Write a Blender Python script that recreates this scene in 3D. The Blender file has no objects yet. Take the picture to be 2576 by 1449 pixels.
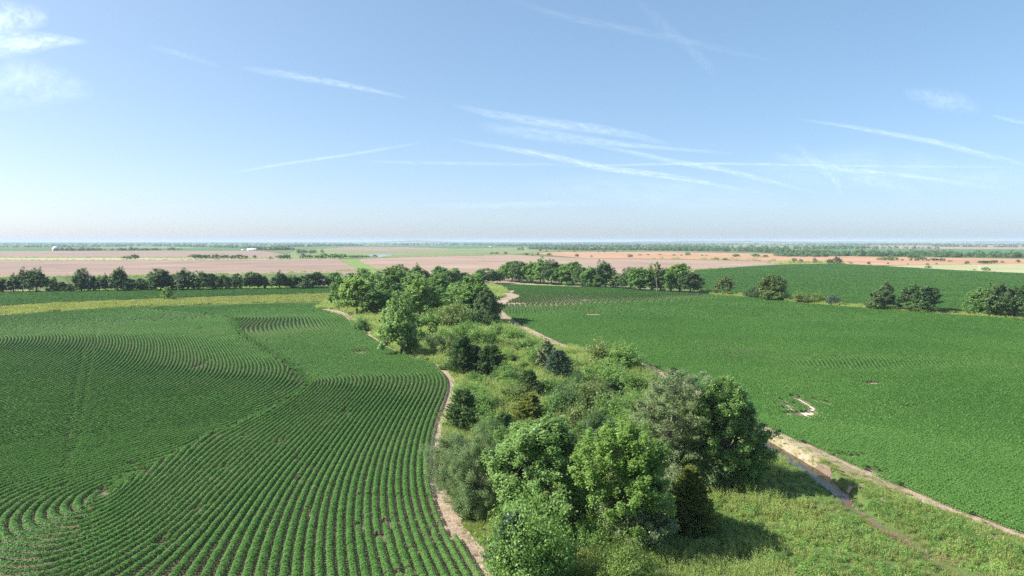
import bpy, math, random
import numpy as np
from mathutils import Vector
from mathutils.geometry import delaunay_2d_cdt

R = math.radians
scene = bpy.context.scene
COL = scene.collection

# ------------------------------------------------------------------ camera, sky, sun, exposure
CAM_Z = 24.5
S = CAM_Z / 17.6         # survey lengths below were first paced out for a 17.6 m mast
PITCH = R(3.88)
FPX = 1718.0            # focal length in units of a 2576 px wide picture
cam_d = bpy.data.cameras.new('camera')
cam_d.sensor_width = 36.0
cam_d.lens = 36.0 * FPX / 2576.0
cam_d.clip_start = 0.5
cam_d.clip_end = 200000.0
cam = bpy.data.objects.new('camera', cam_d)
COL.objects.link(cam)
cam.location = (0, 0, CAM_Z)
cam.rotation_euler = (R(90) - PITCH, 0, 0)
scene.camera = cam

SUN_EL = R(40)
SUN_AZ = R(-91)         # from the view direction (+Y), negative to the west side (-X)
SUN_DIR = Vector((math.sin(SUN_AZ) * math.cos(SUN_EL), math.cos(SUN_AZ) * math.cos(SUN_EL), math.sin(SUN_EL)))

world = bpy.data.worlds.new('World')
scene.world = world
world.use_nodes = True
wn = world.node_tree.nodes
wl = world.node_tree.links
wn.clear()
w_out = wn.new('ShaderNodeOutputWorld')
w_bg = wn.new('ShaderNodeBackground')
w_sky = wn.new('ShaderNodeTexSky')
w_sky.sky_type = 'NISHITA'
w_sky.sun_disc = False
w_sky.sun_elevation = SUN_EL
w_sky.sun_rotation = SUN_AZ
w_sky.altitude = 1500
w_sky.air_density = 0.7
w_sky.dust_density = 5.0
w_sky.ozone_density = 3.0
w_bg.inputs['Strength'].default_value = 0.15
w_hs = wn.new('ShaderNodeHueSaturation')
w_hs.inputs['Hue'].default_value = 0.492
w_hs.inputs['Saturation'].default_value = 1.28
w_hs.inputs['Value'].default_value = 1.22
w_gm = wn.new('ShaderNodeGamma')
w_gm.inputs['Gamma'].default_value = 0.6
wl.new(w_sky.outputs[0], w_gm.inputs['Color'])
wl.new(w_gm.outputs[0], w_hs.inputs['Color'])
wl.new(w_hs.outputs[0], w_bg.inputs[0])
wl.new(w_bg.outputs[0], w_out.inputs[0])

sun_d = bpy.data.lights.new('sun', 'SUN')
sun_d.energy = 4.8
sun_d.angle = R(0.53)
sun_d.color = (1.0, 0.95, 0.87)
sun = bpy.data.objects.new('sun', sun_d)
COL.objects.link(sun)
sun.rotation_euler = SUN_DIR.to_track_quat('Z', 'Y').to_euler()

scene.view_settings.view_transform = 'Standard'
scene.view_settings.look = 'None'
scene.view_settings.gamma = 1.0
scene.view_settings.exposure = 1.15
scene.view_settings.use_curve_mapping = False

cy = scene.cycles
cy.max_bounces = 5
cy.diffuse_bounces = 2
cy.glossy_bounces = 2
cy.transmission_bounces = 3
cy.transparent_max_bounces = 10
cy.volume_bounces = 0
cy.caustics_reflective = False
cy.caustics_refractive = False
cy.use_denoising = False
try:
    cy.denoiser = 'OPENIMAGEDENOISE'
    cy.denoising_input_passes = 'RGB_ALBEDO_NORMAL'
except Exception:
    pass

# ------------------------------------------------------------------ terrain and survey helpers
def ray(px, py):
    u = (np.asarray(px, float) - 1288.0) / FPX
    v = (724.5 - np.asarray(py, float)) / FPX
    c, s = math.cos(PITCH), math.sin(PITCH)
    return u, c + v * s, -s + v * c          # x right, y ahead, z up

def flat(px, py, z=0.0):
    dx, dy, dz = ray(px, py)
    t = (z - CAM_Z) / dz
    return np.stack([dx * t, dy * t], -1)

CREEK_PX = [(1560, 940), (1690, 985), (1800, 1040), (1912, 1106), (1966, 1138), (2020, 1170), (2062, 1198), (2080, 1217),
            (2108, 1236), (2138, 1264), (2160, 1290), (2215, 1335), (2280, 1368), (2340, 1410), (2420, 1460), (2520, 1530)]
CREEK = flat([p[0] for p in CREEK_PX], [p[1] for p in CREEK_PX], -0.26 * S)

def seg_dist(P, line):
    """distance of points P (N,2) from a polyline"""
    P = np.asarray(P, float)
    best = np.full(len(P), 1e9)
    for a, b in zip(line[:-1], line[1:]):
        ab = b - a
        L2 = max((ab * ab).sum(), 1e-9)
        t = np.clip(((P - a) @ ab) / L2, 0, 1)
        d = np.hypot(*(P - (a + t[:, None] * ab)).T)
        best = np.minimum(best, d)
    return best

def H(x, y):
    """height of the land"""
    x = np.asarray(x, float)
    y = np.asarray(y, float)
    fade = np.clip((330 - y / S) / 80, 0, 1) * np.clip((y / S - 5) / 30, 0, 1)
    z = fade * S * (0.28 * np.sin(y / S / 17.0 + x / S / 46.0 + 0.6) + 0.16 * np.sin(x / S / 21.0 - y / S / 37.0 + 1.0))
    near = (x > 5 * S) & (x < 75 * S) & (y > 15 * S) & (y < 120 * S)
    if near.any():
        xs, ys = np.broadcast_arrays(x, y)
        P = np.stack([xs[near], ys[near]], -1)
        d = seg_dist(P, CREEK) / S
        dep = np.interp(P[:, 1] / S, [30, 44, 48, 60, 75, 95], [0.08, 0.14, 0.55, 0.6, 0.5, 0.2])
        t = np.clip((d - 0.30) / 0.75, 0, 1)
        t = t * t * (3 - 2 * t)
        z = np.array(np.broadcast_to(z, xs.shape))
        z[near] = z[near] * np.clip(d / 5, 0.0, 1) - S * dep * (1 - t)
        o_ = np.argsort(CREEK[:, 1])
        side = (P[:, 0] - np.interp(P[:, 1], CREEK[o_, 1], CREEK[o_, 0])) / S
        up = np.clip((side - 0.5) / 0.5, 0, 1) * np.clip((8 - side) / 6, 0, 1) * np.interp(P[:, 1] / S, [42, 48, 78, 95], [0, 1, 1, 0])
        z[near] += 0.32 * S * up
    return z

def G(px, py):
    """pixel of the 2576 px wide picture -> point of the land (x, y)"""
    p = flat(px, py)
    for _ in range(4):
        z = H(p[..., 0], p[..., 1])
        dx, dy, dz = ray(px, py)
        t = (z - CAM_Z) / dz
        p = np.stack([dx * t, dy * t], -1)
    return p

def GL(pts):
    a = np.array(pts, float)
    return G(a[:, 0], a[:, 1])

def inside(P, poly):
    x, y = P[:, 0], P[:, 1]
    res = np.zeros(len(P), bool)
    n = len(poly)
    j = n - 1
    for i in range(n):
        xi, yi = poly[i]
        xj, yj = poly[j]
        c = ((yi > y) != (yj > y)) & (x < (xj - xi) * (y - yi) / (yj - yi + 1e-12) + xi)
        res ^= c
        j = i
    return res

def densify(line, step):
    out = []
    for a, b in zip(line[:-1], line[1:]):
        n = max(1, int(np.hypot(*(b - a)) / step))
        for k in range(n):
            out.append(a + (b - a) * k / n)
    out.append(line[-1])
    return np.array(out)

def smooth_line(line, step=1.0, it=2):
    p = np.array(line, float)
    for _ in range(it):                      # Chaikin
        q = [p[0]]
        for a, b in zip(p[:-1], p[1:]):
            q += [a * 0.75 + b * 0.25, a * 0.25 + b * 0.75]
        q.append(p[-1])
        p = np.array(q)
    return densify(p, step)

# smooth value noise for scatter masks
_rs = np.random.RandomState(5)
_lat = _rs.rand(256, 256)
def vnoise(P, scale):
    q = np.asarray(P) / scale
    i = np.floor(q).astype(int)
    f = q - i
    f = f * f * (3 - 2 * f)
    def g(a, b):
        return _lat[(i[:, 0] + a) % 256, (i[:, 1] + b) % 256]
    return (g(0, 0) * (1 - f[:, 0]) + g(1, 0) * f[:, 0]) * (1 - f[:, 1]) + (g(0, 1) * (1 - f[:, 0]) + g(1, 1) * f[:, 0]) * f[:, 1]

# ------------------------------------------------------------------ object helpers
def tag(o, label=None, cat=None, group=None, kind=None):
    if label: o['label'] = label
    if cat: o['category'] = cat
    if group: o['group'] = group
    if kind: o['kind'] = kind
    return o

def link(o, parent=None):
    COL.objects.link(o)
    if parent is not None:
        o.parent = parent
    return o

def raw_mesh(name, co, quads=None, tris=None, tint=None, mat=None, smooth=False):
    me = bpy.data.meshes.new(name)
    faces = []
    if quads is not None and len(quads):
        n = len(quads)
        me.vertices.add(len(co)); me.vertices.foreach_set('co', np.asarray(co, np.float32).ravel())
        me.loops.add(n * 4); me.loops.foreach_set('vertex_index', np.asarray(quads, np.int32).ravel())
        me.polygons.add(n); me.polygons.foreach_set('loop_start', np.arange(0, n * 4, 4, dtype=np.int32))
    else:
        n = len(tris)
        me.vertices.add(len(co)); me.vertices.foreach_set('co', np.asarray(co, np.float32).ravel())
        me.loops.add(n * 3); me.loops.foreach_set('vertex_index', np.asarray(tris, np.int32).ravel())
        me.polygons.add(n); me.polygons.foreach_set('loop_start', np.arange(0, n * 3, 3, dtype=np.int32))
    me.update(calc_edges=True)
    if tint is not None:
        a = me.attributes.new('tint', 'FLOAT', 'FACE')
        a.data.foreach_set('value', np.asarray(tint, np.float32))
    if smooth:
        me.polygons.foreach_set('use_smooth', np.ones(n, bool))
    if mat:
        me.materials.append(mat)
    return me

def empty(name, loc, rz=0.0, sc=(1, 1, 1)):
    o = bpy.data.objects.new(name, None)
    o.empty_display_size = 0.3
    o.location = loc
    o.rotation_euler = (0, 0, rz)
    o.scale = sc
    return link(o)

# ------------------------------------------------------------------ materials
MATS = {}
def new_mat(name):
    m = bpy.data.materials.new(name)
    m.use_nodes = True
    m.node_tree.nodes.clear()
    MATS[name] = m
    return m, m.node_tree.nodes, m.node_tree.links

def ramp(nd, stops):
    r = nd.new('ShaderNodeValToRGB')
    e = r.color_ramp.elements
    while len(e) < len(stops):
        e.new(0.5)
    for k, (p, c) in enumerate(stops):
        e[k].position = p
        e[k].color = (*c, 1)
    return r

def leaf_mat(name, dark, mid, light, trans=0.25, rough=0.5, patch=0.0, patch_scale=0.06, spec=0.35):
    """leaves: tint attribute picks dark .. light; object random and a wide noise shift it"""
    m, nd, ln = new_mat(name)
    out = nd.new('ShaderNodeOutputMaterial')
    at = nd.new('ShaderNodeAttribute'); at.attribute_name = 'tint'
    oi = nd.new('ShaderNodeObjectInfo')
    ge = nd.new('ShaderNodeNewGeometry')
    no = nd.new('ShaderNodeTexNoise'); no.inputs['Scale'].default_value = patch_scale; no.inputs['Detail'].default_value = 3
    ln.new(ge.outputs['Position'], no.inputs['Vector'])
    m1 = nd.new('ShaderNodeMath'); m1.operation = 'MULTIPLY_ADD'; m1.inputs[1].default_value = 0.22; 
    ln.new(oi.outputs['Random'], m1.inputs[0]); ln.new(at.outputs['Fac'], m1.inputs[2])
    m2 = nd.new('ShaderNodeMath'); m2.operation = 'MULTIPLY_ADD'; m2.inputs[1].default_value = patch
    ln.new(no.outputs['Fac'], m2.inputs[0]); ln.new(m1.outputs[0], m2.inputs[2])
    m3 = nd.new('ShaderNodeMath'); m3.operation = 'SUBTRACT'; m3.inputs[1].default_value = 0.11 + patch * 0.5
    ln.new(m2.outputs[0], m3.inputs[0])
    r = ramp(nd, [(0.0, dark), (0.5, mid), (1.0, light)])
    ln.new(m3.outputs[0], r.inputs[0])
    p = nd.new('ShaderNodeBsdfPrincipled')
    p.inputs['Roughness'].default_value = rough
    p.inputs['Specular IOR Level'].default_value = spec
    ln.new(r.outputs[0], p.inputs['Base Color'])
    t = nd.new('ShaderNodeBsdfTranslucent')
    hs = nd.new('ShaderNodeHueSaturation'); hs.inputs['Hue'].default_value = 0.485; hs.inputs['Value'].default_value = 1.9
    ln.new(r.outputs[0], hs.inputs['Color']); ln.new(hs.outputs[0], t.inputs['Color'])
    mx = nd.new('ShaderNodeMixShader'); mx.inputs[0].default_value = trans
    ln.new(p.outputs[0], mx.inputs[1]); ln.new(t.outputs[0], mx.inputs[2])
    ln.new(mx.outputs[0], out.inputs[0])
    return m

def ground_mat(name, stops, scale=0.5, detail=8, bump=0.15, stretch=(1, 1, 1), rot=0.0, big=0.03, big_amt=0.35, rough=0.95, distort=0.0, fine=6.0):
    m, nd, ln = new_mat(name)
    out = nd.new('ShaderNodeOutputMaterial')
    ge = nd.new('ShaderNodeNewGeometry')
    mp = nd.new('ShaderNodeMapping'); mp.inputs['Scale'].default_value = stretch; mp.inputs['Rotation'].default_value = (0, 0, rot)
    ln.new(ge.outputs['Position'], mp.inputs['Vector'])
    n1 = nd.new('ShaderNodeTexNoise'); n1.inputs['Scale'].default_value = scale; n1.inputs['Detail'].default_value = detail; n1.inputs['Roughness'].default_value = 0.65
    n1.inputs['Distortion'].default_value = distort
    ln.new(mp.outputs[0], n1.inputs['Vector'])
    n2 = nd.new('ShaderNodeTexNoise'); n2.inputs['Scale'].default_value = big; n2.inputs['Detail'].default_value = 4
    ln.new(ge.outputs['Position'], n2.inputs['Vector'])
    mxf = nd.new('ShaderNodeMix'); mxf.inputs[0].default_value = big_amt
    ln.new(n1.outputs['Fac'], mxf.inputs[2]); ln.new(n2.outputs['Fac'], mxf.inputs[3])
    r = ramp(nd, stops)
    ln.new(mxf.outputs[0], r.inputs[0])
    p = nd.new('ShaderNodeBsdfPrincipled'); p.inputs['Roughness'].default_value = rough; p.inputs['Specular IOR Level'].default_value = 0.1
    ln.new(r.outputs[0], p.inputs['Base Color'])
    if bump > 0:
        n3 = nd.new('ShaderNodeTexNoise'); n3.inputs['Scale'].default_value = fine; n3.inputs['Detail'].default_value = 6
        ln.new(ge.outputs['Position'], n3.inputs['Vector'])
        b = nd.new('ShaderNodeBump'); b.inputs['Strength'].default_value = 1.0; b.inputs['Distance'].default_value = bump
        ln.new(n3.outputs['Fac'], b.inputs['Height']); ln.new(b.outputs[0], p.inputs['Normal'])
    ln.new(p.outputs[0], out.inputs[0])
    return m

def plain_mat(name, col, rough=0.6, var=0.25, scale=3.0):
    m, nd, ln = new_mat(name)
    out = nd.new('ShaderNodeOutputMaterial')
    tc = nd.new('ShaderNodeTexCoord')
    n1 = nd.new('ShaderNodeTexNoise'); n1.inputs['Scale'].default_value = scale; n1.inputs['Detail'].default_value = 5
    ln.new(tc.outputs['Object'], n1.inputs['Vector'])
    r = ramp(nd, [(0.3, tuple(c * (1 - var) for c in col)), (0.7, tuple(min(1, c * (1 + var)) for c in col))])
    ln.new(n1.outputs['Fac'], r.inputs[0])
    p = nd.new('ShaderNodeBsdfPrincipled'); p.inputs['Roughness'].default_value = rough
    ln.new(r.outputs[0], p.inputs['Base Color'])
    ln.new(p.outputs[0], out.inputs[0])
    return m

M_SOY = leaf_mat('soybean_leaf', (0.040, 0.116, 0.022), (0.076, 0.190, 0.036), (0.155, 0.30, 0.075), trans=0.28, rough=0.5, patch=0.55, patch_scale=0.035, spec=0.15)
M_COTTON = leaf_mat('cottonwood_leaf', (0.081, 0.156, 0.037), (0.150, 0.263, 0.069), (0.312, 0.442, 0.169), trans=0.4, rough=0.5, spec=0.3)  # light end made pale, here and in M_GREY, to paint in leaf glints
M_COTTON_L = leaf_mat('bright_cottonwood_leaf', (0.103, 0.190, 0.034), (0.190, 0.310, 0.069), (0.336, 0.468, 0.156), trans=0.42, rough=0.5, spec=0.3)
M_GREY = leaf_mat('grey_green_leaf', (0.094, 0.144, 0.056), (0.181, 0.244, 0.106), (0.350, 0.400, 0.237), trans=0.36, rough=0.5, spec=0.3)
M_GROVE = leaf_mat('grove_leaf', (0.070, 0.155, 0.035), (0.132, 0.254, 0.062), (0.238, 0.392, 0.112), trans=0.38, rough=0.45)
M_DARK = leaf_mat('hedge_tree_leaf', (0.044, 0.094, 0.030), (0.081, 0.152, 0.046), (0.144, 0.228, 0.078), trans=0.34, rough=0.5)
M_OLIVE = leaf_mat('olive_leaf', (0.081, 0.128, 0.032), (0.142, 0.203, 0.051), (0.238, 0.294, 0.091), trans=0.28, rough=0.5)
M_FEATHER = leaf_mat('feathery_leaf', (0.068, 0.124, 0.042), (0.127, 0.205, 0.073), (0.216, 0.297, 0.121), trans=0.36, rough=0.5)
M_CEDAR = leaf_mat('cedar_spray', (0.037, 0.085, 0.025), (0.076, 0.145, 0.044), (0.132, 0.216, 0.070), trans=0.22, rough=0.6, spec=0.2)
M_CEDAR_B = leaf_mat('blue_cedar_spray', (0.039, 0.081, 0.046), (0.076, 0.132, 0.075), (0.132, 0.198, 0.114), trans=0.18, rough=0.6, spec=0.2)
M_CEDAR_G = leaf_mat('golden_cedar_spray', (0.07, 0.10, 0.02), (0.14, 0.18, 0.032), (0.25, 0.28, 0.06), trans=0.28, rough=0.6, spec=0.2)
M_SHRUB = leaf_mat('shrub_leaf', (0.074, 0.155, 0.035), (0.135, 0.250, 0.054), (0.231, 0.350, 0.091), trans=0.36, rough=0.5)
M_SHRUB_L = leaf_mat('light_shrub_leaf', (0.078, 0.143, 0.026), (0.150, 0.234, 0.046), (0.247, 0.338, 0.078), trans=0.3, rough=0.5)
M_WEED = leaf_mat('weed_leaf', (0.113, 0.216, 0.041), (0.216, 0.367, 0.081), (0.324, 0.454, 0.140), trans=0.42, rough=0.55, patch=0.75, patch_scale=0.11)
M_ROD = leaf_mat('goldenrod_leaf', (0.110, 0.176, 0.037), (0.220, 0.303, 0.075), (0.352, 0.407, 0.132), trans=0.38, rough=0.55, patch=0.7, patch_scale=0.13)
M_GRASS = leaf_mat('grass_blade', (0.11, 0.17, 0.038), (0.21, 0.275, 0.075), (0.34, 0.35, 0.14), trans=0.36, rough=0.55, patch=0.7, patch_scale=0.15)
M_YGRASS = leaf_mat('yellow_grass_blade', (0.13, 0.18, 0.035), (0.235, 0.29, 0.07), (0.36, 0.38, 0.13), trans=0.32, rough=0.6, patch=0.8, patch_scale=0.1)
M_DRY = leaf_mat('dry_red_weed', (0.15, 0.10, 0.045), (0.26, 0.17, 0.075), (0.36, 0.27, 0.12), trans=0.2, rough=0.6, patch=0.4)
M_BARK = plain_mat('bark', (0.16, 0.13, 0.10), 0.9, 0.35, 4.0)
M_DEAD = plain_mat('dead_wood', (0.30, 0.26, 0.22), 0.9, 0.3, 4.0)

M_GROUND = ground_mat('ground_cover', [(0.25, (0.06, 0.09, 0.028)), (0.5, (0.105, 0.145, 0.045)), (0.75, (0.18, 0.19, 0.085))], scale=0.25, big=0.004, big_amt=0.5)
M_MEADOW = ground_mat('meadow_soil', [(0.25, (0.06, 0.09, 0.025)), (0.5, (0.11, 0.14, 0.04)), (0.75, (0.19, 0.17, 0.09))], scale=0.6)
M_SOIL = ground_mat('crop_soil', [(0.3, (0.10, 0.075, 0.055)), (0.5, (0.16, 0.12, 0.09)), (0.72, (0.27, 0.21, 0.16))], scale=0.8, bump=0.1)
M_TRACK = ground_mat('dry_residue_soil', [(0.28, (0.13, 0.095, 0.065)), (0.42, (0.25, 0.185, 0.135)), (0.55, (0.35, 0.275, 0.205)), (0.75, (0.48, 0.40, 0.31))], scale=1.6, bump=0.12, big=0.15, fine=7)
M_SAND = ground_mat('pale_sand', [(0.3, (0.34, 0.27, 0.20)), (0.5, (0.48, 0.40, 0.31)), (0.7, (0.60, 0.52, 0.43))], scale=1.6, bump=0.06)
M_STRAWBANK = ground_mat('straw_bank', [(0.28, (0.12, 0.12, 0.05)), (0.42, (0.21, 0.185, 0.105)), (0.55, (0.30, 0.25, 0.17)), (0.75, (0.40, 0.345, 0.26))], scale=1.1, bump=0.12, big=0.12)
M_STUB_A = ground_mat('stubble_pink', [(0.3, (0.13, 0.09, 0.07)), (0.45, (0.225, 0.162, 0.128)), (0.57, (0.27, 0.20, 0.16)), (0.72, (0.38, 0.30, 0.24))], scale=0.05, stretch=(0.22, 2.6, 1), rot=R(4), bump=0, big=0.012, big_amt=0.4, distort=1.6)
M_STUB_B = ground_mat('stubble_tan', [(0.3, (0.16, 0.11, 0.08)), (0.45, (0.26, 0.185, 0.14)), (0.58, (0.31, 0.23, 0.18)), (0.72, (0.42, 0.33, 0.26))], scale=0.05, stretch=(0.2, 2.8, 1), rot=R(-6), bump=0, big=0.010, big_amt=0.35, distort=0.8)
M_RED = ground_mat('reddish_fallow', [(0.3, (0.20, 0.14, 0.06)), (0.45, (0.33, 0.20, 0.12)), (0.6, (0.40, 0.24, 0.15)), (0.78, (0.46, 0.33, 0.20))], scale=0.03, stretch=(0.3, 1.8, 1), bump=0, big=0.008, big_amt=0.4, distort=0.5)
M_PASTURE = ground_mat('pasture', [(0.3, (0.11, 0.145, 0.06)), (0.5, (0.165, 0.195, 0.085)), (0.72, (0.26, 0.25, 0.13))], scale=0.03, stretch=(0.3, 1.8, 1), bump=0, big=0.006, big_amt=0.5)
M_BRIGHT = ground_mat('bright_grass', [(0.3, (0.12, 0.17, 0.05)), (0.5, (0.155, 0.22, 0.065)), (0.75, (0.21, 0.26, 0.095))], scale=0.1, bump=0, big=0.03)
M_PALE = ground_mat('pale_hay_field', [(0.3, (0.24, 0.25, 0.12)), (0.5, (0.31, 0.31, 0.17)), (0.75, (0.38, 0.36, 0.22))], scale=0.04, stretch=(0.3, 2, 1), bump=0, big=0.01)
M_CROPFAR = ground_mat('far_crop', [(0.3, (0.04, 0.11, 0.035)), (0.5, (0.06, 0.15, 0.045)), (0.75, (0.10, 0.19, 0.06))], scale=0.05, stretch=(0.3, 2, 1), bump=0, big=0.01)
M_HILL = ground_mat('far_hill', [(0.38, (0.03, 0.06, 0.03)), (0.5, (0.07, 0.10, 0.05)), (0.56, (0.25, 0.26, 0.14)), (0.7, (0.34, 0.32, 0.2))], scale=0.0012, stretch=(0.35, 1, 1), bump=0, big=0.0005, big_amt=0.3)

def water_mat(name, col, rough, bump):
    m, nd, ln = new_mat(name)
    out = nd.new('ShaderNodeOutputMaterial')
    p = nd.new('ShaderNodeBsdfPrincipled')
    p.inputs['Base Color'].default_value = (*col, 1)
    p.inputs['Roughness'].default_value = rough
    p.inputs['IOR'].default_value = 1.33
    p.inputs['Specular IOR Level'].default_value = 0.8
    n = nd.new('ShaderNodeTexNoise'); n.inputs['Scale'].default_value = 1.5; n.inputs['Detail'].default_value = 3
    ge = nd.new('ShaderNodeNewGeometry'); ln.new(ge.outputs['Position'], n.inputs['Vector'])
    b = nd.new('ShaderNodeBump'); b.inputs['Distance'].default_value = bump
    ln.new(n.outputs['Fac'], b.inputs['Height']); ln.new(b.outputs[0], p.inputs['Normal'])
    ln.new(p.outputs[0], out.inputs[0])
    return m
M_WATER = water_mat('creek_water', (0.06, 0.04, 0.025), 0.03, 0.01)
M_MUDWATER = water_mat('muddy_water', (0.11, 0.058, 0.03), 0.12, 0.02)
M_POND = water_mat('pond_water', (0.10, 0.13, 0.14), 0.12, 0.02)

# ------------------------------------------------------------------ the land
def axis(lo, hi, fine_lo, fine_hi, fine, mid_lo, mid_hi, mid):
    a = list(np.arange(fine_lo, fine_hi, fine)) + list(np.arange(mid_lo, fine_lo, mid)) + list(np.arange(fine_hi, mid_hi, mid))
    s = mid; v = mid_hi
    while v < hi:
        a.append(v); s *= 1.35; v += s
    s = mid; v = mid_lo - mid
    while v > lo:
        a.append(v); s *= 1.35; v -= s
    a += [lo, hi]
    return np.unique(np.round(np.array(a), 3))
gx = axis(-26000, 26000, 20, 62, 0.55, -210, 210, 4.0)
gy = axis(-300, 32000, 33, 117, 0.55, 8, 470, 4.0)
GX, GY = np.meshgrid(gx, gy)
GZ = H(GX, GY) - 0.02
nx_, ny_ = len(gx), len(gy)
idx = np.arange(nx_ * ny_).reshape(ny_, nx_)
gq = np.stack([idx[:-1, :-1], idx[:-1, 1:], idx[1:, 1:], idx[1:, :-1]], -1).reshape(-1, 4)
ground = bpy.data.objects.new('ground', raw_mesh('ground', np.stack([GX, GY, GZ], -1).reshape(-1, 3), quads=gq, mat=M_GROUND, smooth=True))
tag(link(ground), 'open grassy farmland running to the horizon', kind='structure')

def sheet(name, poly, mat, z=0.02, step=None, edge=2.0, jit=0.0, label=None, kind='structure', parent=None, seed=0):
    """a sheet of land laid over the ground inside a polygon of ground points"""
    rng = np.random.RandomState(seed + 11)
    poly = np.asarray(poly, float)
    ring = densify(np.vstack([poly, poly[:1]]), edge)[:-1]
    if jit:
        ring = ring + rng.randn(len(ring), 2) * jit
    pts = [Vector(p) for p in ring]
    n = len(pts)
    if step:
        lo, hi = ring.min(0), ring.max(0)
        gxx, gyy = np.meshgrid(np.arange(lo[0], hi[0], step), np.arange(lo[1], hi[1], step))
        P = np.stack([gxx.ravel(), gyy.ravel()], -1)
        P = P[inside(P, ring)]
        if len(P):
            d = seg_dist(P, np.vstack([ring, ring[:1]])) if len(ring) * len(P) < 4e6 else np.full(len(P), 9)
            P = P[d > step * 0.3]
        pts += [Vector(p) for p in P]
    vs, es, fs, *_ = delaunay_2d_cdt(pts, [(i, (i + 1) % n) for i in range(n)], [], 1, 1e-5)
    V = np.array([(v.x, v.y) for v in vs])
    co = np.column_stack([V, H(V[:, 0], V[:, 1]) + z])
    F = []
    for f in fs:
        a, b, c = f[:3]
        cr = (V[b] - V[a])[0] * (V[c] - V[a])[1] - (V[b] - V[a])[1] * (V[c] - V[a])[0]
        F.append((a, b, c) if cr > 0 else (a, c, b))
    o = bpy.data.objects.new(name, raw_mesh(name, co, tris=F, mat=mat, smooth=True))
    link(o, parent)
    tag(o, label, kind=kind)
    return o

# field edges (pixels of the photograph surveyed onto the land)
LEFT_EDGE = [(1260, 1530), (1203, 1449), (1130, 1335), (1085, 1240), (1074, 1180), (1083, 1090), (1103, 1040), (1128, 985), (1127, 952), (1092, 918),
             (1010, 893), (950, 868), (900, 822), (862, 796), (815, 783), (792, 778)]
LEFT_TOP = [(800, 772), (836, 765), (700, 766), (500, 771), (300, 776), (180, 785), (60, 793), (-60, 800), (-250, 806)]
left_poly = np.vstack([smooth_line(GL(LEFT_EDGE), 2.0), GL(LEFT_TOP), GL([(-420, 1000), (-420, 1530)])])
RIGHT_EDGE = [(2800, 1440), (2576, 1345), (2400, 1284), (2200, 1200), (2000, 1106), (1910, 1072), (1800, 1005), (1690, 945), (1600, 907), (1510, 889),
              (1450, 879), (1390, 858), (1312, 818), (1268, 790), (1258, 772), (1280, 756), (1312, 748), (1285, 737)]
RIGHT_TOP = [(1262, 742), (1240, 735), (1232, 717), (1280, 716), (1400, 721), (1560, 727), (1700, 737), (1800, 743), (1900, 751), (2000, 763), (2100, 772), (2250, 783), (2420, 796), (2576, 806), (2800, 826)]
right_poly = np.vstack([smooth_line(GL(RIGHT_EDGE), 2.0), GL(RIGHT_TOP), GL([(2900, 1000), (2900, 1440)])])
FARL = GL([(840, 738), (600, 744), (400, 752), (200, 760), (0, 771), (-250, 783), (-250, 744), (0, 738), (300, 733), (600, 729), (845, 727)])
FARR = GL([(1758, 732), (1830, 737), (1900, 744), (2000, 754), (2100, 763), (2250, 774), (2420, 785), (2576, 795), (2800, 812), (2800, 700), (2576, 689), (2400, 681), (2200, 669), (2100, 664.5), (1980, 666), (1860, 673), (1750, 681), (1735, 700)])

for nm, poly, st in (('crop_soil', left_poly, 4.0), ('crop_soil', right_poly, 4.0), ('crop_soil', FARL, 8.0), ('crop_soil', FARR, 12.0)):
    sheet(nm, poly, M_SOIL, 0.012, st, 2.0)

# wooded strip between the two fields
strip = np.vstack([smooth_line(GL(LEFT_EDGE), 2.0), GL([(836, 750), (850, 728), (1232, 714), (1280, 730)]), smooth_line(GL(RIGHT_EDGE[::-1][2:]), 2.0), GL([(2800, 1530)])])
# tracks along the field edges
def band(center, w0, w1, jit=0.12, seed=3):
    """strip of land along a line; widths to its left and right are given per control point"""
    rng = np.random.RandomState(seed)
    def arc(p):
        d = np.concatenate([[0], np.cumsum(np.hypot(*np.diff(p, axis=0).T))])
        return d / d[-1]
    sc_ = arc(center)
    c = smooth_line(center, 1.0)
    t = np.gradient(c, axis=0)
    t /= np.linalg.norm(t, axis=1)[:, None] + 1e-9
    n = np.column_stack([-t[:, 1], t[:, 0]])
    s = arc(c)
    def w(v):
        v = [v] * len(center) if np.isscalar(v) else v
        return S * np.interp(s, sc_, v)[:, None] + rng.randn(len(c), 1) * jit
    return np.vstack([c + n * w(w0), (c - n * w(w1))[::-1]])

le = GL(LEFT_EDGE)
left_track = band(le, 0.3, [1.05, 1.1, 1.05, 1.0, 1.0, 0.9, 0.9, 0.95, 0.95, 0.9, 0.8, 0.8, 1.0, 2.2, 4.0, 3.0])
sheet('dirt_track', left_track, M_TRACK, 0.03, 1.0, 1.0, 0.05, 'bare strip of dry residue along the curved edge of the wavy bean field')
re_ = GL(RIGHT_EDGE)
right_track = band(re_, [2.2, 2.0, 1.2, 1.0, 1.6, 2.6, 2.2, 2.0, 1.6, 1.4, 1.4, 1.6, 3.2, 5.5, 6.5, 5.5, 4.5, 3.0], 0.3)
sheet('dirt_track', right_track, M_TRACK, 0.03, 1.0, 1.0, 0.06, 'bare dirt track between the wooded strip and the large bean field')
straw = GL([(1900, 1074), (2000, 1110), (2100, 1160), (2200, 1205), (2300, 1248), (2240, 1240), (2180, 1216), (2125, 1197), (2085, 1184), (2024, 1158), (1964, 1125), (1905, 1095)])
sheet('grass_bank', straw, M_STRAWBANK, 0.13, 0.5, 0.6, 0.15, 'straw coloured bank between the creek and the bean field')
BRIGHT_GRASS = GL([(2160, 1206), (2190, 1217), (2263, 1242), (2390, 1289), (2576, 1358), (2750, 1425), (2750, 1465), (2576, 1392), (2426, 1332), (2299, 1287), (2208, 1252), (2165, 1226)])
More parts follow.
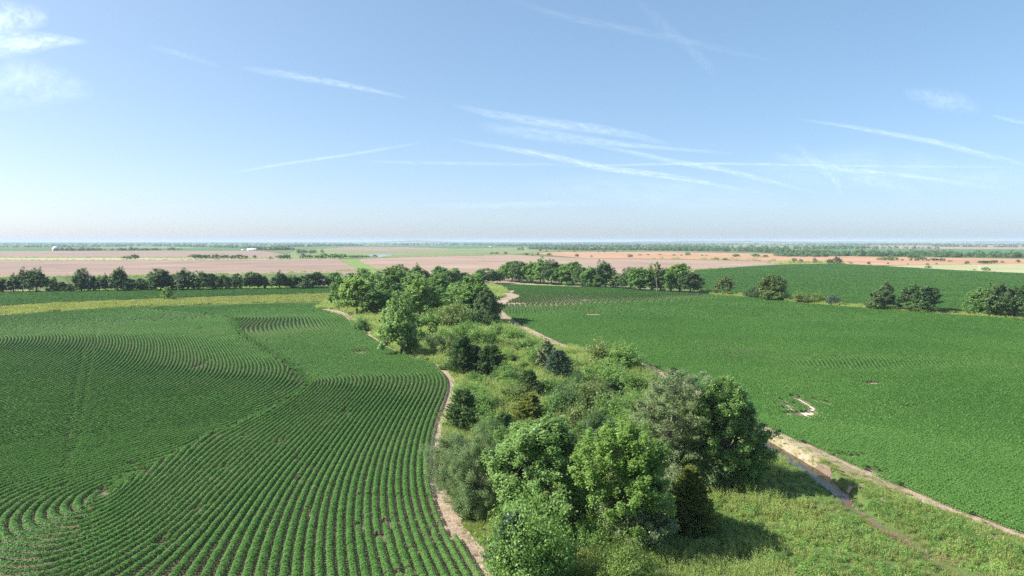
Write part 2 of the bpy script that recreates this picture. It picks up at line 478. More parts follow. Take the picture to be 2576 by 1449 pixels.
sheet('grass_verge', BRIGHT_GRASS, M_BRIGHT, 0.06, 0.7, 0.7, 0.3, 'bright green grass verge beside the dirt track')
def blob(px, py, rx, ry, seed, n=26):
    rng = np.random.RandomState(seed)
    c = G(px, py)
    a = np.linspace(0, 2 * math.pi, n, endpoint=False)
    k = 1 + 0.28 * np.sin(2 * a + rng.rand() * 6) + 0.2 * np.sin(3 * a + rng.rand() * 6) + 0.12 * rng.randn(n)
    return c + np.column_stack([np.cos(a) * rx * k, np.sin(a) * ry * k]) * S
for k, (px, py, rx, ry) in enumerate([(2247, 1262, 1.1, 0.7), (2457, 1346, 1.6, 0.7), (2150, 1226, .8, .4), (1515, 1432, 1.3, .7)]):
    sheet('bare_soil', blob(px, py, rx * .75, ry * .75, k), M_TRACK, 0.09, 0.6, 0.35, 0.12, 'small bare patch of soil among the weeds')
# bare places inside the crops: (pixel centre, half sizes in metres)
BARE_L = [(905, 888, 1.2, 1.0), (500, 923, 0.4, 2.2), (527, 905, .25, 1.0), (508, 1285, .2, .7), (835, 1140, .15, .5), (850, 948, .2, .8), (960, 955, .2, .7), (186, 1140, .2, .5), (675, 860, .4, .5)]
BARE_R = [(1490, 792, 2.0, 2.2), (2192, 967, 1.2, .8), (1470, 756, 1.2, 1.5), (2290, 1028, .6, .4), (1297, 764, 3.0, 1.8), (1838, 895, .6, .6), (2000, 1003, .5, .4), (2205, 1192, .7, .5), (2130, 1150, 1.1, .5)]
for k, (px, py, rx, ry) in enumerate(BARE_L[:1] + BARE_R[:3] + BARE_R[4:5]):
    sheet('bare_soil', blob(px, py, rx, ry, k + 40), M_TRACK, 0.036, 0.8, 0.5, 0.03, 'bare patch of soil inside the bean rows')
SAND = [blob(2012, 1042, 1.5, .9, 71), GL([(1958, 1006), (1972, 1013), (1992, 1030), (1986, 1031), (1966, 1016)]), GL([(1990, 999), (2012, 1006), (2052, 1030), (2044, 1036), (2030, 1038), (2030, 1027), (2008, 1012)]),
        GL([(2040, 1004), (2090, 1018), (2088, 1021), (2060, 1014)]), GL([(1978, 1005), (2004, 1020), (2000, 1022)]), blob(1975, 1030, .8, .4, 73)]
SAND += [GL([(2000, 1040), (2030, 1046), (2046, 1052), (2020, 1052), (1998, 1048)]), GL([(2060, 1022), (2084, 1030), (2078, 1032)]), GL([(1940, 1012), (1952, 1020), (1946, 1024)])]
SAND_R = [GL([(1265, 736), (1300, 729), (1285, 741), (1300, 741), (1308, 746), (1288, 749), (1262, 748)])]
for k, p in enumerate(SAND + SAND_R):
    sheet('sand_patch', p, M_TRACK if k >= len(SAND) else M_SAND, 0.046, 0.8, 0.5, 0.03, 'pale sandy patch washed bare in the bean field')
sheet('bare_soil', GL([(0, 797), (45, 793), (60, 791), (10, 790), (-120, 792), (-120, 802)]), M_TRACK, 0.03, 2, 1, 0.05, 'grey bare patch by the yellow grass strip')

# creek
def water(name, a, b, width, z, mat, label):
    line = smooth_line(CREEK[a:b], 0.6)
    t = np.gradient(line, axis=0); t /= np.linalg.norm(t, axis=1)[:, None]
    n = np.column_stack([-t[:, 1], t[:, 0]])
    co = []; q = []
    for i in range(len(line)):
        for s in (-1, 1):
            p = line[i] + n[i] * width * S * s
            co.append((p[0], p[1], z * S))
    for i in range(len(line) - 1):
        q.append((2 * i, 2 * i + 1, 2 * i + 3, 2 * i + 2))
    o = bpy.data.objects.new(name, raw_mesh(name, co, quads=[x[::-1] for x in q], mat=mat))
    tag(link(o), label, kind='structure')
water('creek', 0, 8, 0.85, -0.26, M_WATER, 'narrow creek reflecting the sky beside the grass bank')
water('muddy_creek', 7, 11, 0.6, -0.24, M_MUDWATER, 'rusty brown shallow reach of the creek among weeds')
sheet('ditch', band(CREEK[9:14], .16, .16), M_SOIL, 0.03, 0.5, 0.5, 0.08, 'dry brown ditch bottom below the creek')
sheet('creek_bank', band(CREEK[2:8], [1.2, 1.2, 1.15, 1.05, 0.9, 0.62], -0.45), M_SOIL, 0.035, 0.4, 0.5, 0.05, 'eroded brown bank on the far side of the creek')
pond = GL([(914, 645.5), (930, 641), (960, 640), (990, 641), (985, 643), (968, 645), (958, 647.2), (935, 647)])
sheet('pond', pond, M_POND, 0.25, None, 8, 0, 'small pale farm pond behind the bushes')

# ------------------------------------------------------------------ fields beyond
def far_field(name, px, mat, z, label, edge=30):
    return sheet(name, GL(px), mat, z, None, edge, 0.6, label)
far_field('stubble_field', [(-700, 655), (200, 654.5), (852, 652.5), (900, 678), (930, 700), (1240, 716), (845, 727), (300, 733), (0, 738), (-300, 744), (-700, 752)], M_STUB_A, 0.03, 'pinkish wheat stubble field behind the dark hedgerow')
far_field('stubble_field', [(896, 651.5), (1019, 647), (1150, 643.5), (1288, 641), (1463, 650), (1638, 652), (1932, 657), (1990, 664), (1860, 672.5), (1745, 681), (1735, 712), (1232, 713), (1010, 700), (956, 682)], M_STUB_B, 0.04, 'tan stubble field behind the thick tree line')
far_field('grass_waterway', [(852, 652), (895, 651.5), (958, 682), (1010, 702), (930, 702), (896, 677)], M_BRIGHT, 0.06, 'bright green grass strip between two stubble fields')
far_field('grass_strip', [(-700, 648), (300, 648.5), (690, 651.5), (852, 651), (852, 653), (300, 654.5), (-700, 655)], M_PALE, 0.10, 'pale grass strip crossing between stubble fields', 40)
far_field('stubble_field', [(-700, 632), (640, 630.5), (680, 634), (720, 642), (700, 651), (300, 648.3), (-700, 647.6)], M_STUB_A, 0.08, 'farther pinkish stubble field before the dome farm', 40)
far_field('pasture', [(690, 651), (720, 641), (745, 630), (810, 626), (930, 632), (1150, 626), (1325, 622.5), (1420, 628), (1330, 636), (1288, 640.5), (1150, 643), (1019, 646.5), (896, 650.5), (852, 651)], M_PASTURE, 0.12, 'green pasture around the farm pond', 40)
far_field('stubble_field', [(812, 626.5), (870, 622), (1010, 621.6), (1144, 625), (1060, 630), (930, 632)], M_STUB_A, 0.2, 'mauve far stubble field behind the pond', 60)
far_field('crop_field', [(910, 618.5), (1100, 618), (1330, 620.5), (1150, 624.5), (1010, 621)], M_CROPFAR, 0.2, 'thin dark green crop field below the blue woods', 60)
far_field('fallow_field', [(1330, 636.5), (1420, 633.5), (1650, 634), (1800, 636), (2000, 640), (2080, 643), (2200, 646), (2420, 649), (2800, 655), (2800, 668), (2576, 664), (2400, 666), (2200, 668), (2110, 663.5), (1975, 665), (1935, 656.5), (1640, 651.5), (1463, 649.5)], M_RED, 0.14, 'reddish brown fallow field dotted with bushes', 30)
far_field('hay_field', [(2210, 669.5), (2300, 667), (2450, 665), (2576, 664), (2800, 667), (2800, 699), (2576, 688.3), (2400, 680)], M_PALE, 0.06, 'pale green hay field at the far corner of the beans', 20)
far_field('pasture', [(1325, 622), (1420, 628), (1650, 633.5), (1800, 635.5), (1800, 628), (1600, 622), (1400, 620)], M_PASTURE, 0.18, 'olive pasture in front of the long tree belt', 60)
far_field('crop_field', [(2015, 629.5), (2200, 627), (2576, 628), (2900, 629), (2900, 642), (2576, 640), (2300, 638), (2100, 636)], M_CROPFAR, 0.22, 'teal green crop field behind the brushy creek line', 60)
far_field('stubble_field', [(2150, 626), (2160, 618.5), (2400, 617.5), (2900, 618), (2900, 628), (2576, 627.2), (2300, 626.5)], M_STUB_B, 0.24, 'pink far stubble field under the blue hills', 60)
far_field('crop_field', [(-700, 632), (-700, 623.5), (130, 624), (300, 621), (380, 620), (470, 625), (640, 625), (640, 630)], M_CROPFAR, 0.2, 'green crop field beyond the dome farm', 60)
far_field('stubble_field', [(180, 625), (300, 620), (520, 620.5), (470, 624)], M_PASTURE, 0.3, 'light field strip beyond the farm tree row', 80)
far_field('crop_field', [(1660, 620), (1840, 617), (1960, 617.5), (2010, 622), (1900, 626)], M_PASTURE, 0.3, 'light green field slope before the blue hills', 80)

# low far hills
def hill(name, pts, depth, label, seed):
    """pts: (pixel x, pixel y of the crest); the ridge stands 'depth' metres away"""
    rng = np.random.RandomState(seed)
    px = np.arange(pts[0][0], pts[-1][0], 9.0)
    py = np.interp(px, [p[0] for p in pts], [p[1] for p in pts]) + np.convolve(rng.randn(len(px) + 8), np.ones(9) / 9, 'valid') * 0.9
    dx, dy, dz = ray(px, py)
    t = depth / dy
    x = dx * t
    top = np.maximum(CAM_Z + dz * t, 1.0)
    prof = [(-2600, 0.0), (-1500, 0.35), (-700, 0.75), (0, 1.0), (900, 0.8), (2500, 0)]
    co = [];  n = len(px)
    for dd, f in prof:
        for i in range(n):
            co.append((x[i], depth + dd, -1 + (top[i] + 1) * f * (1 + (0.1 * rng.randn() if 0 < f < 1 else 0))))
    q = [(j * n + i, j * n + i + 1, (j + 1) * n + i + 1, (j + 1) * n + i) for j in range(len(prof) - 1) for i in range(n - 1)]
    o = bpy.data.objects.new(name, raw_mesh(name, co, quads=q, mat=M_HILL, smooth=True))
    tag(link(o), label, kind='structure')
hill('hills', [(-900, 611), (400, 609.5), (900, 608.5), (975, 607), (1010, 606), (1050, 604.2), (1090, 605.5), (1150, 607.5), (1300, 609), (1500, 609)], 13000, 'faint low blue rise on the horizon with one knoll', 4)
hill('hills', [(1250, 610), (1450, 609), (1620, 607), (1750, 605.8), (1900, 605.5), (2050, 607), (2200, 606), (2380, 605.2), (2500, 605.5), (2700, 606), (3400, 608)], 10500, 'long blue wooded ridge along the horizon', 9)

# ------------------------------------------------------------------ geometry-node scatter for what nobody could count
def scatter_group():
    g = bpy.data.node_groups.new('scatter', 'GeometryNodeTree')
    g.interface.new_socket('Geometry', in_out='INPUT', socket_type='NodeSocketGeometry')
    g.interface.new_socket('Collection', in_out='INPUT', socket_type='NodeSocketCollection')
    g.interface.new_socket('Geometry', in_out='OUTPUT', socket_type='NodeSocketGeometry')
    n, l = g.nodes, g.links
    gi = n.new('NodeGroupInput'); go = n.new('NodeGroupOutput')
    ci = n.new('GeometryNodeCollectionInfo'); ci.inputs['Separate Children'].default_value = True; ci.inputs['Reset Children'].default_value = True
    l.new(gi.outputs[1], ci.inputs[0])
    def attr(name, t):
        a = n.new('GeometryNodeInputNamedAttribute'); a.data_type = t; a.inputs['Name'].default_value = name
        return a.outputs[0]
    ip = n.new('GeometryNodeInstanceOnPoints')
    ip.inputs['Pick Instance'].default_value = True
    er = n.new('FunctionNodeEulerToRotation')
    l.new(attr('rot', 'FLOAT_VECTOR'), er.inputs[0])
    l.new(gi.outputs[0], ip.inputs['Points'])
    l.new(ci.outputs[0], ip.inputs['Instance'])
    l.new(attr('idx', 'INT'), ip.inputs['Instance Index'])
    l.new(er.outputs[0], ip.inputs['Rotation'])
    l.new(attr('scl', 'FLOAT_VECTOR'), ip.inputs['Scale'])
    l.new(ip.outputs[0], go.inputs[0])
    return g
SCATTER = scatter_group()

def scatter_obj(name, P, rot, scl, idx, coll, parent=None):
    me = bpy.data.meshes.new(name)
    me.vertices.add(len(P)); me.vertices.foreach_set('co', np.asarray(P, np.float32).ravel())
    a = me.attributes.new('rot', 'FLOAT_VECTOR', 'POINT'); a.data.foreach_set('vector', np.asarray(rot, np.float32).ravel())
    a = me.attributes.new('scl', 'FLOAT_VECTOR', 'POINT'); a.data.foreach_set('vector', np.asarray(scl, np.float32).ravel())
    a = me.attributes.new('idx', 'INT', 'POINT'); a.data.foreach_set('value', np.asarray(idx, np.int32))
    o = bpy.data.objects.new(name, me)
    md = o.modifiers.new('scatter', 'NODES')
    md.node_group = SCATTER
    sid = [i.identifier for i in SCATTER.interface.items_tree if i.name == 'Collection'][0]
    md[sid] = coll
    link(o, parent)
    return o

# ------------------------------------------------------------------ leaf geometry
def unit(v):
    return v / (np.linalg.norm(v, axis=-1, keepdims=True) + 1e-9)

def leaves(c, n, s, asp, rng, along=None, fold=0.0):
    """diamond leaves at c, facing n, s long, asp*s wide"""
    N = len(c)
    t = rng.randn(N, 3) if along is None else np.asarray(along)
    n = unit(n)
    t = unit(t - n * (t * n).sum(1)[:, None])
    b = np.cross(n, t)
    s = np.broadcast_to(np.asarray(s, float), (N,))[:, None]
    w = s * asp
    v = np.stack([c - t * s * 0.5, c + b * w * 0.5 + t * s * 0.08 + n * s * fold, c + t * s * 0.5, c - b * w * 0.5 + t * s * 0.08 + n * s * fold], 1)
    return v.reshape(-1, 3)

class Soup:
    def __init__(self):
        self.v = []; self.t = []
    def add(self, v, tint):
        self.v.append(v); self.t.append(tint)
    def mesh(self, name, mat):
        v = np.vstack(self.v)
        return raw_mesh(name, v, quads=np.arange(len(v)).reshape(-1, 4), tint=np.concatenate(self.t), mat=mat)

def tubes(segs, sides=6):
    """list of (p0, p1, r0, r1) -> coords, quads"""
    co = []; q = []
    a = np.linspace(0, 2 * math.pi, sides, endpoint=False)
    for p0, p1, r0, r1 in segs:
        p0 = np.asarray(p0, float); p1 = np.asarray(p1, float)
        d = unit(p1 - p0)
        u = unit(np.cross(d, [0.3, 0.9, 0.1] if abs(d[2]) > 0.8 else [0, 0, 1]))
        w = np.cross(d, u)
        k = len(co)
        ring = np.cos(a)[:, None] * u + np.sin(a)[:, None] * w
        co.extend(p0 + ring * r0); co.extend(p1 + ring * r1)
        for i in range(sides):
            j = (i + 1) % sides
            q.append((k + i, k + j, k + sides + j, k + sides + i))
    return np.array(co), np.array(q)

def bend(p0, p1, r0, r1, rng, n=3, sag=0.08):
    """a crooked limb as n tube pieces"""
    p0 = np.asarray(p0, float); p1 = np.asarray(p1, float)
    L = np.linalg.norm(p1 - p0)
    pts = [p0 + (p1 - p0) * k / n + (rng.randn(3) * L * sag if 0 < k < n else 0) for k in range(n + 1)]
    return [(pts[k], pts[k + 1], r0 + (r1 - r0) * k / n, r0 + (r1 - r0) * (k + 1) / n) for k in range(n)]

def broadleaf(seed, Ht, W, leaf, n_cl, per, mat, base=0.1, lobes=9, lobe_r=0.42, asp=0.75, droop=0.0, bark=None, rag=0.12, low=0.0, cl_r=0.06):
    """crown and trunk meshes of a broadleaf tree: leafy sprays filling an uneven crown"""
    rng = np.random.RandomState(seed)
    cz = (base + 1) / 2 * Ht
    rad = np.array([W / 2, W / 2, (1 - base) * Ht / 2])
    cen = np.array([0, 0, cz])
    # uneven outline: bulges and bays in random directions
    ub = unit(rng.randn(lobes * 2, 3)); ab = np.concatenate([rng.uniform(0.10, 0.30, lobes), -rng.uniform(0.15, 0.42, lobes)]); kb = rng.uniform(5, 14, lobes * 2)
    def outline(d):
        return np.clip(0.86 + (ab * np.exp(kb * (d @ ub.T - 1))).sum(1), 0.45, 1.22)
    d = unit(rng.randn(n_cl, 3) + np.array([0, 0, 0.12]))
    rho = rng.uniform(0.35, 1.0, n_cl) ** 0.55 + (rng.rand(n_cl) < rag) * rng.uniform(0.02, 0.16, n_cl)
    # egg shape: widest below the middle, rounded crown
    shape = 1.0 - 0.16 * np.clip(d[:, 2], 0, 1) + 0.75 * np.clip(-d[:, 2], 0, 1) ** 1.5
    cc = cen + d * rad * (outline(d) * rho)[:, None] * np.column_stack([shape, shape, np.ones(n_cl)])
    cc[:, 2] = np.clip(cc[:, 2], Ht * (base * 0.6 + 0.02), Ht * 1.05)
    segs = []
    fork = Ht * max(0.16, base + 0.05)
    tr = Ht * 0.021
    segs += bend((0, 0, -0.25), (rng.randn() * 0.1, rng.randn() * 0.1, fork), tr * 1.25, tr, rng, 3, 0.03)
    top = segs[-1][1]
    nl = 9
    lim = []
    for i in range(nl):
        dd = unit(np.array([math.cos(i * 2.4), math.sin(i * 2.4), rng.uniform(0.5, 1.8)]))
        e = cen + dd * rad * 0.62
        segs += bend(top + np.array([0, 0, rng.uniform(0, .12) * Ht]), e, tr * 0.6, tr * 0.18, rng, 4, 0.06)
        lim += [segs[-1][1], segs[-2][1], segs[-3][1]]
    lim = np.array(lim)
    for i in rng.choice(n_cl, min(n_cl, 110), replace=False):
        j = ((lim - cc[i]) ** 2).sum(1).argmin()
        segs.append((lim[j], cc[i], tr * 0.15, tr * 0.03))
    s = Soup()
    ci = np.repeat(np.arange(n_cl), per)
    N = len(ci)
    outw = unit(cc - cen + np.array([0, 0, 0.15 * Ht]))
    axis_ = unit(0.8 * outw + np.array([0, 0, 0.55 - droop]) + 0.5 * rng.randn(n_cl, 3))
    ln = W * cl_r * rng.uniform(1.3, 3.0, n_cl)
    f = rng.uniform(-0.5, 0.5, N)
    thick = W * cl_r * 0.52 * (1.15 - np.abs(f + 0.2))
    p = cc[ci] + axis_[ci] * (ln[ci] * f)[:, None] + rng.randn(N, 3) * thick[:, None]
    p[:, 2] = np.maximum(p[:, 2], 0.12)
    nn = 0.40 * outw[ci] + np.array([0, 0, 0.8]) + 0.5 * rng.randn(N, 3)
    along = None
    if droop:
        along = axis_[ci] + np.array([0, 0, -droop]) + 0.5 * rng.randn(N, 3)
    ctint = rng.uniform(0.2, 0.8, n_cl)
    tint = np.clip(ctint[ci] * 0.6 + 0.2 + 0.16 * rng.randn(N), 0, 1)
    s.add(leaves(p, nn, leaf * rng.uniform(0.7, 1.25, N), asp, rng, along), tint)
    co, q = tubes(segs, 6)
    return s.mesh('crown', mat), raw_mesh('trunk', co, quads=q, mat=bark or M_BARK, smooth=True)

def cedar(seed, Ht, W, leaf, n_br, per, mat, power=0.6):
    rng = np.random.RandomState(seed)
    s = Soup()
    z0 = Ht * (0.03 + 0.93 * rng.rand(n_br) ** 1.15)
    az = rng.rand(n_br) * 2 * math.pi
    k = 1 + 0.18 * np.sin(az * 3 + seed) + 0.12 * np.sin(az * 5 + z0)
    Rr = W / 2 * np.clip(1 - z0 / Ht, 0.02, 1) ** power * k * rng.uniform(0.72, 1.12, n_br) + 0.12
    tilt = rng.uniform(0.15, 0.95, n_br)
    d = unit(np.column_stack([np.cos(az), np.sin(az), tilt]))
    bi = np.repeat(np.arange(n_br), per)
    N = len(bi)
    f = rng.uniform(0.30, 1.0, N) ** 0.8
    p = np.column_stack([np.zeros(N), np.zeros(N), z0[bi]]) + d[bi] * (Rr[bi] * f)[:, None]
    p += rng.randn(N, 3) * (0.05 * W * (1.15 - f))[:, None]
    p[:, 2] = np.clip(p[:, 2], 0.08, None)
    al = d[bi] + 0.55 * rng.randn(N, 3) + np.array([0, 0, 0.25])
    nn = np.array([0, 0, 0.7]) + 0.8 * rng.randn(N, 3)
    bt = rng.uniform(0.3, 0.7, n_br)
    s.add(leaves(p, nn, leaf * rng.uniform(0.7, 1.3, N), 0.32, rng, al), np.clip(bt[bi] * 0.7 + 0.15 + 0.14 * rng.randn(N), 0, 1))
    segs = [((0, 0, -0.2), (0, 0, Ht * 0.5), Ht * 0.02 + 0.03, Ht * 0.012 + 0.015), ((0, 0, Ht * 0.5), (0, 0, Ht * 0.93), Ht * 0.012 + 0.015, 0.01)]
    for i in range(0, n_br, 5):
        a = np.array([0, 0, z0[i]])
        segs.append((a, a + d[i] * Rr[i] * 0.8, 0.025, 0.008))
    co, q = tubes(segs, 5)
    return s.mesh('crown', mat), raw_mesh('trunk', co, quads=q, mat=M_BARK)

def shrub(seed, Ht, W, leaf, n_st, per, mat, asp=0.45, spread=1.25, upright=0.0):
    rng = np.random.RandomState(seed)
    s = Soup()
    th = np.arccos(1 - rng.rand(n_st) * (1 - math.cos(spread)))
    az = rng.rand(n_st) * 2 * math.pi
    d = np.column_stack([np.sin(th) * np.cos(az), np.sin(th) * np.sin(az), np.cos(th)])
    L = 1 / np.sqrt((d[:, 0] ** 2 + d[:, 1] ** 2) / (W / 2) ** 2 + d[:, 2] ** 2 / Ht ** 2)
    L *= rng.uniform(0.75, 1.08, n_st) * (1 + 0.14 * np.sin(az * 3 + seed))
    root = np.column_stack([rng.randn(n_st) * W * 0.08, rng.randn(n_st) * W * 0.08, np.zeros(n_st)])
    si = np.repeat(np.arange(n_st), per)
    N = len(si)
    f = rng.uniform(0.28, 1.0, N) ** 0.75
    p = root[si] + d[si] * (L[si] * f)[:, None]
    p[:, 2] += 0.10 * Ht * np.sin(f * 2.6) * (np.sin(th)[si])
    p += rng.randn(N, 3) * (0.045 * W)
    p[:, 2] = np.clip(p[:, 2], 0.06, None)
    al = d[si] + 0.6 * rng.randn(N, 3) + np.array([0, 0, 0.2 + upright])
    nn = np.array([0, 0, 0.5]) + 0.5 * d[si] + 0.6 * rng.randn(N, 3)
    st = rng.uniform(0.25, 0.75, n_st)
    s.add(leaves(p, nn, leaf * rng.uniform(0.7, 1.3, N), asp, rng, al), np.clip(st[si] * 0.65 + 0.18 + 0.15 * rng.randn(N), 0, 1))
    segs = [(root[i] - [0, 0, 0.1], root[i] + d[i] * L[i] * 0.85, 0.03 + 0.006 * Ht, 0.008) for i in range(0, n_st, 2)]
    co, q = tubes(segs, 4)
    return s.mesh('crown', mat), raw_mesh('stems', co, quads=q, mat=M_BARK)

def bare_tree(seed, Ht, W, leafy=0, mat=None):
    rng = np.random.RandomState(seed)
    segs = []; tips = []
    def grow(p, d, L, r, lev):
        d = unit(d)
        q = p + d * L
        segs.extend(bend(p, q, r, r * 0.6, rng, 2, 0.06))
        if lev == 0:
            tips.append(q); return
        for _ in range(3 if lev > 1 else 4):
            nd = unit(d + rng.randn(3) * 0.55 + np.array([0, 0, 0.12]))
            grow(q if rng.rand() < 0.7 else p + d * L * 0.7, nd, L * rng.uniform(0.55, 0.8), r * 0.55, lev - 1)
    grow(np.array([0, 0, -0.2]), np.array([0.05, 0.05, 1.0]), Ht * 0.32, Ht * 0.022, 4)
    co, q = tubes(segs, 4)
    mx = np.abs(co[:, :2]).max() * 2
    co[:, :2] *= W / mx
    co[:, 2] *= Ht / co[:, 2].max()
    return raw_mesh('trunk', co, quads=q, mat=M_DEAD)

# ------------------------------------------------------------------ source collections for the scatters (not part of the scene)
def source(coll_name, meshes):
    c = bpy.data.collections.new(coll_name)
    for k, me in enumerate(meshes):
        c.objects.link(bpy.data.objects.new('%s_%02d' % (coll_name, k), me))
    return c

def soy_clump(seed, L, n, leaf, hw=0.312):
    """a piece of bean row, 0.76 m row: a dense rounded hedge of leaves along local Y"""
    rng = np.random.RandomState(seed)
    s = Soup()
    a = rng.uniform(-1.25, 1.25, n)
    y = rng.uniform(-L / 2, L / 2, n)
    r = rng.uniform(0.86, 1.08, n)
    x = np.sin(a) * hw * r
    z = 0.19 + np.cos(a) * 0.50 * r + 0.03 * np.sin(y * 9 + seed * 2) 
    z = np.where(np.abs(a) > 1.0, z * rng.uniform(0.5, 1.0, n), z)
    nn = np.column_stack([np.sin(a) * 0.8, np.zeros(n), np.cos(a) * 0.9 + 0.25]) + rng.randn(n, 3) * 0.3
    s.add(leaves(np.column_stack([x, y, z]), nn, leaf * rng.uniform(0.75, 1.25, n), 0.72, rng), np.clip((0.52 if leaf < 0.12 else 0.42) + 0.22 * rng.randn(n), 0, 1))
    return s.mesh('soybean_clump', M_SOY)
SOY = source('soybean', [soy_clump(k, 0.66, 190, 0.105) for k in range(6)] + [soy_clump(10 + k, 0.95, 170, 0.14, 0.265) for k in range(5)] + [soy_clump(20 + k, 1.5, 150, 0.19, 0.25) for k in range(4)])

# ------------------------------------------------------------------ planted rows
class RowField:
    """row lines as level sets of a potential fitted to hand-surveyed guide lines"""
    def __init__(self, guides, sign, poly, cell=1.8, sigma=3.6):
        lo = poly.min(0) - 4; hi = poly.max(0) + 4
        hi = np.minimum(hi, [350, 450]); lo = np.maximum(lo, [-320, 28])
        self.lo = lo; self.c = cell
        nx, ny = int((hi[0] - lo[0]) / cell) + 2, int((hi[1] - lo[1]) / cell) + 2
        self.nx, self.ny = nx, ny
        pts = []; nrm = []
        for g in guides:
            w = smooth_line(G(np.array(g)[:, 0], np.array(g)[:, 1]), 1.2)
            t = unit(np.gradient(w, axis=0))
            pts.append(w); nrm.append(np.column_stack([-t[:, 1], t[:, 0]]) * sign)
        pts = np.vstack(pts); nrm = np.vstack(nrm)
        cxy = np.stack(np.meshgrid(lo[0] + cell * (np.arange(nx - 1) + .5), lo[1] + cell * (np.arange(ny - 1) + .5), indexing='ij'), -1).reshape(-1, 2)
        nf = np.zeros_like(cxy)
        for k in range(0, len(cxy), 2000):
            d2 = ((cxy[k:k + 2000, None, :] - pts[None]) ** 2).sum(-1)
            w = np.exp(-d2 / (2 * sigma ** 2)) + 1e-3 * np.exp(-d2 / (2 * (sigma * 4) ** 2)) + 1e-9 / (1 + d2)
            nf[k:k + 2000] = w @ nrm / w.sum(1)[:, None]
        nf = unit(nf).reshape(nx - 1, ny - 1, 2)
        n1, n2 = nf[..., 0], nf[..., 1]
        wt = 5.0
        a11 = n1 * n1 + wt * n2 * n2; a22 = n2 * n2 + wt * n1 * n1; a12 = n1 * n2 * (1 - wt)
        def grad(f):
            dx = (f[1:, 1:] + f[1:, :-1] - f[:-1, 1:] - f[:-1, :-1]) / (2 * cell)
            dy = (f[1:, 1:] - f[1:, :-1] + f[:-1, 1:] - f[:-1, :-1]) / (2 * cell)
            return dx, dy
        def gradT(dx, dy):
            f = np.zeros((nx, ny))
            a = (dx + dy) / (2 * cell); b = (dx - dy) / (2 * cell)
            f[1:, 1:] += a; f[:-1, :-1] -= a; f[1:, :-1] += b; f[:-1, 1:] -= b
            return f
        def lap(f):
            o = np.zeros_like(f)
            e = f[1:] - f[:-1]; o[1:] += e; o[:-1] -= e
            e = f[:, 1:] - f[:, :-1]; o[:, 1:] += e; o[:, :-1] -= e
            return o
        def A(f):
            dx, dy = grad(f)
            return gradT(a11 * dx + a12 * dy, a12 * dx + a22 * dy) + 0.012 * lap(f)
        b = gradT(n1, n2)
        f = np.zeros((nx, ny)); r = b - A(f); p = r.copy(); rs = (r * r).sum()
        for it in range(1500):
            Ap = A(p)
            al = rs / ((p * Ap).sum() + 1e-12)
            f += al * p; r -= al * Ap
            rn = (r * r).sum()
            if rn < 1e-7: break
            p = r + rn / rs * p; rs = rn
        self.f = f
        # re-scale the potential a little so that the mean spacing is right
        gxx, gyy = grad(f)
        gm = np.hypot(gxx, gyy)
        self.mean = np.median(gm)
        print('row gradient', np.round(np.percentile(gm, [5, 25, 50, 75, 95]), 2))
    def at(self, P):
        q = (P - self.lo) / self.c
        i = np.clip(np.floor(q).astype(int), 0, [self.nx - 2, self.ny - 2])
        t = q - i
        f = self.f
        i0, i1 = i[:, 0], i[:, 1]
        return (f[i0, i1] * (1 - t[:, 0]) + f[i0 + 1, i1] * t[:, 0]) * (1 - t[:, 1]) + (f[i0, i1 + 1] * (1 - t[:, 0]) + f[i0 + 1, i1 + 1] * t[:, 0]) * t[:, 1]

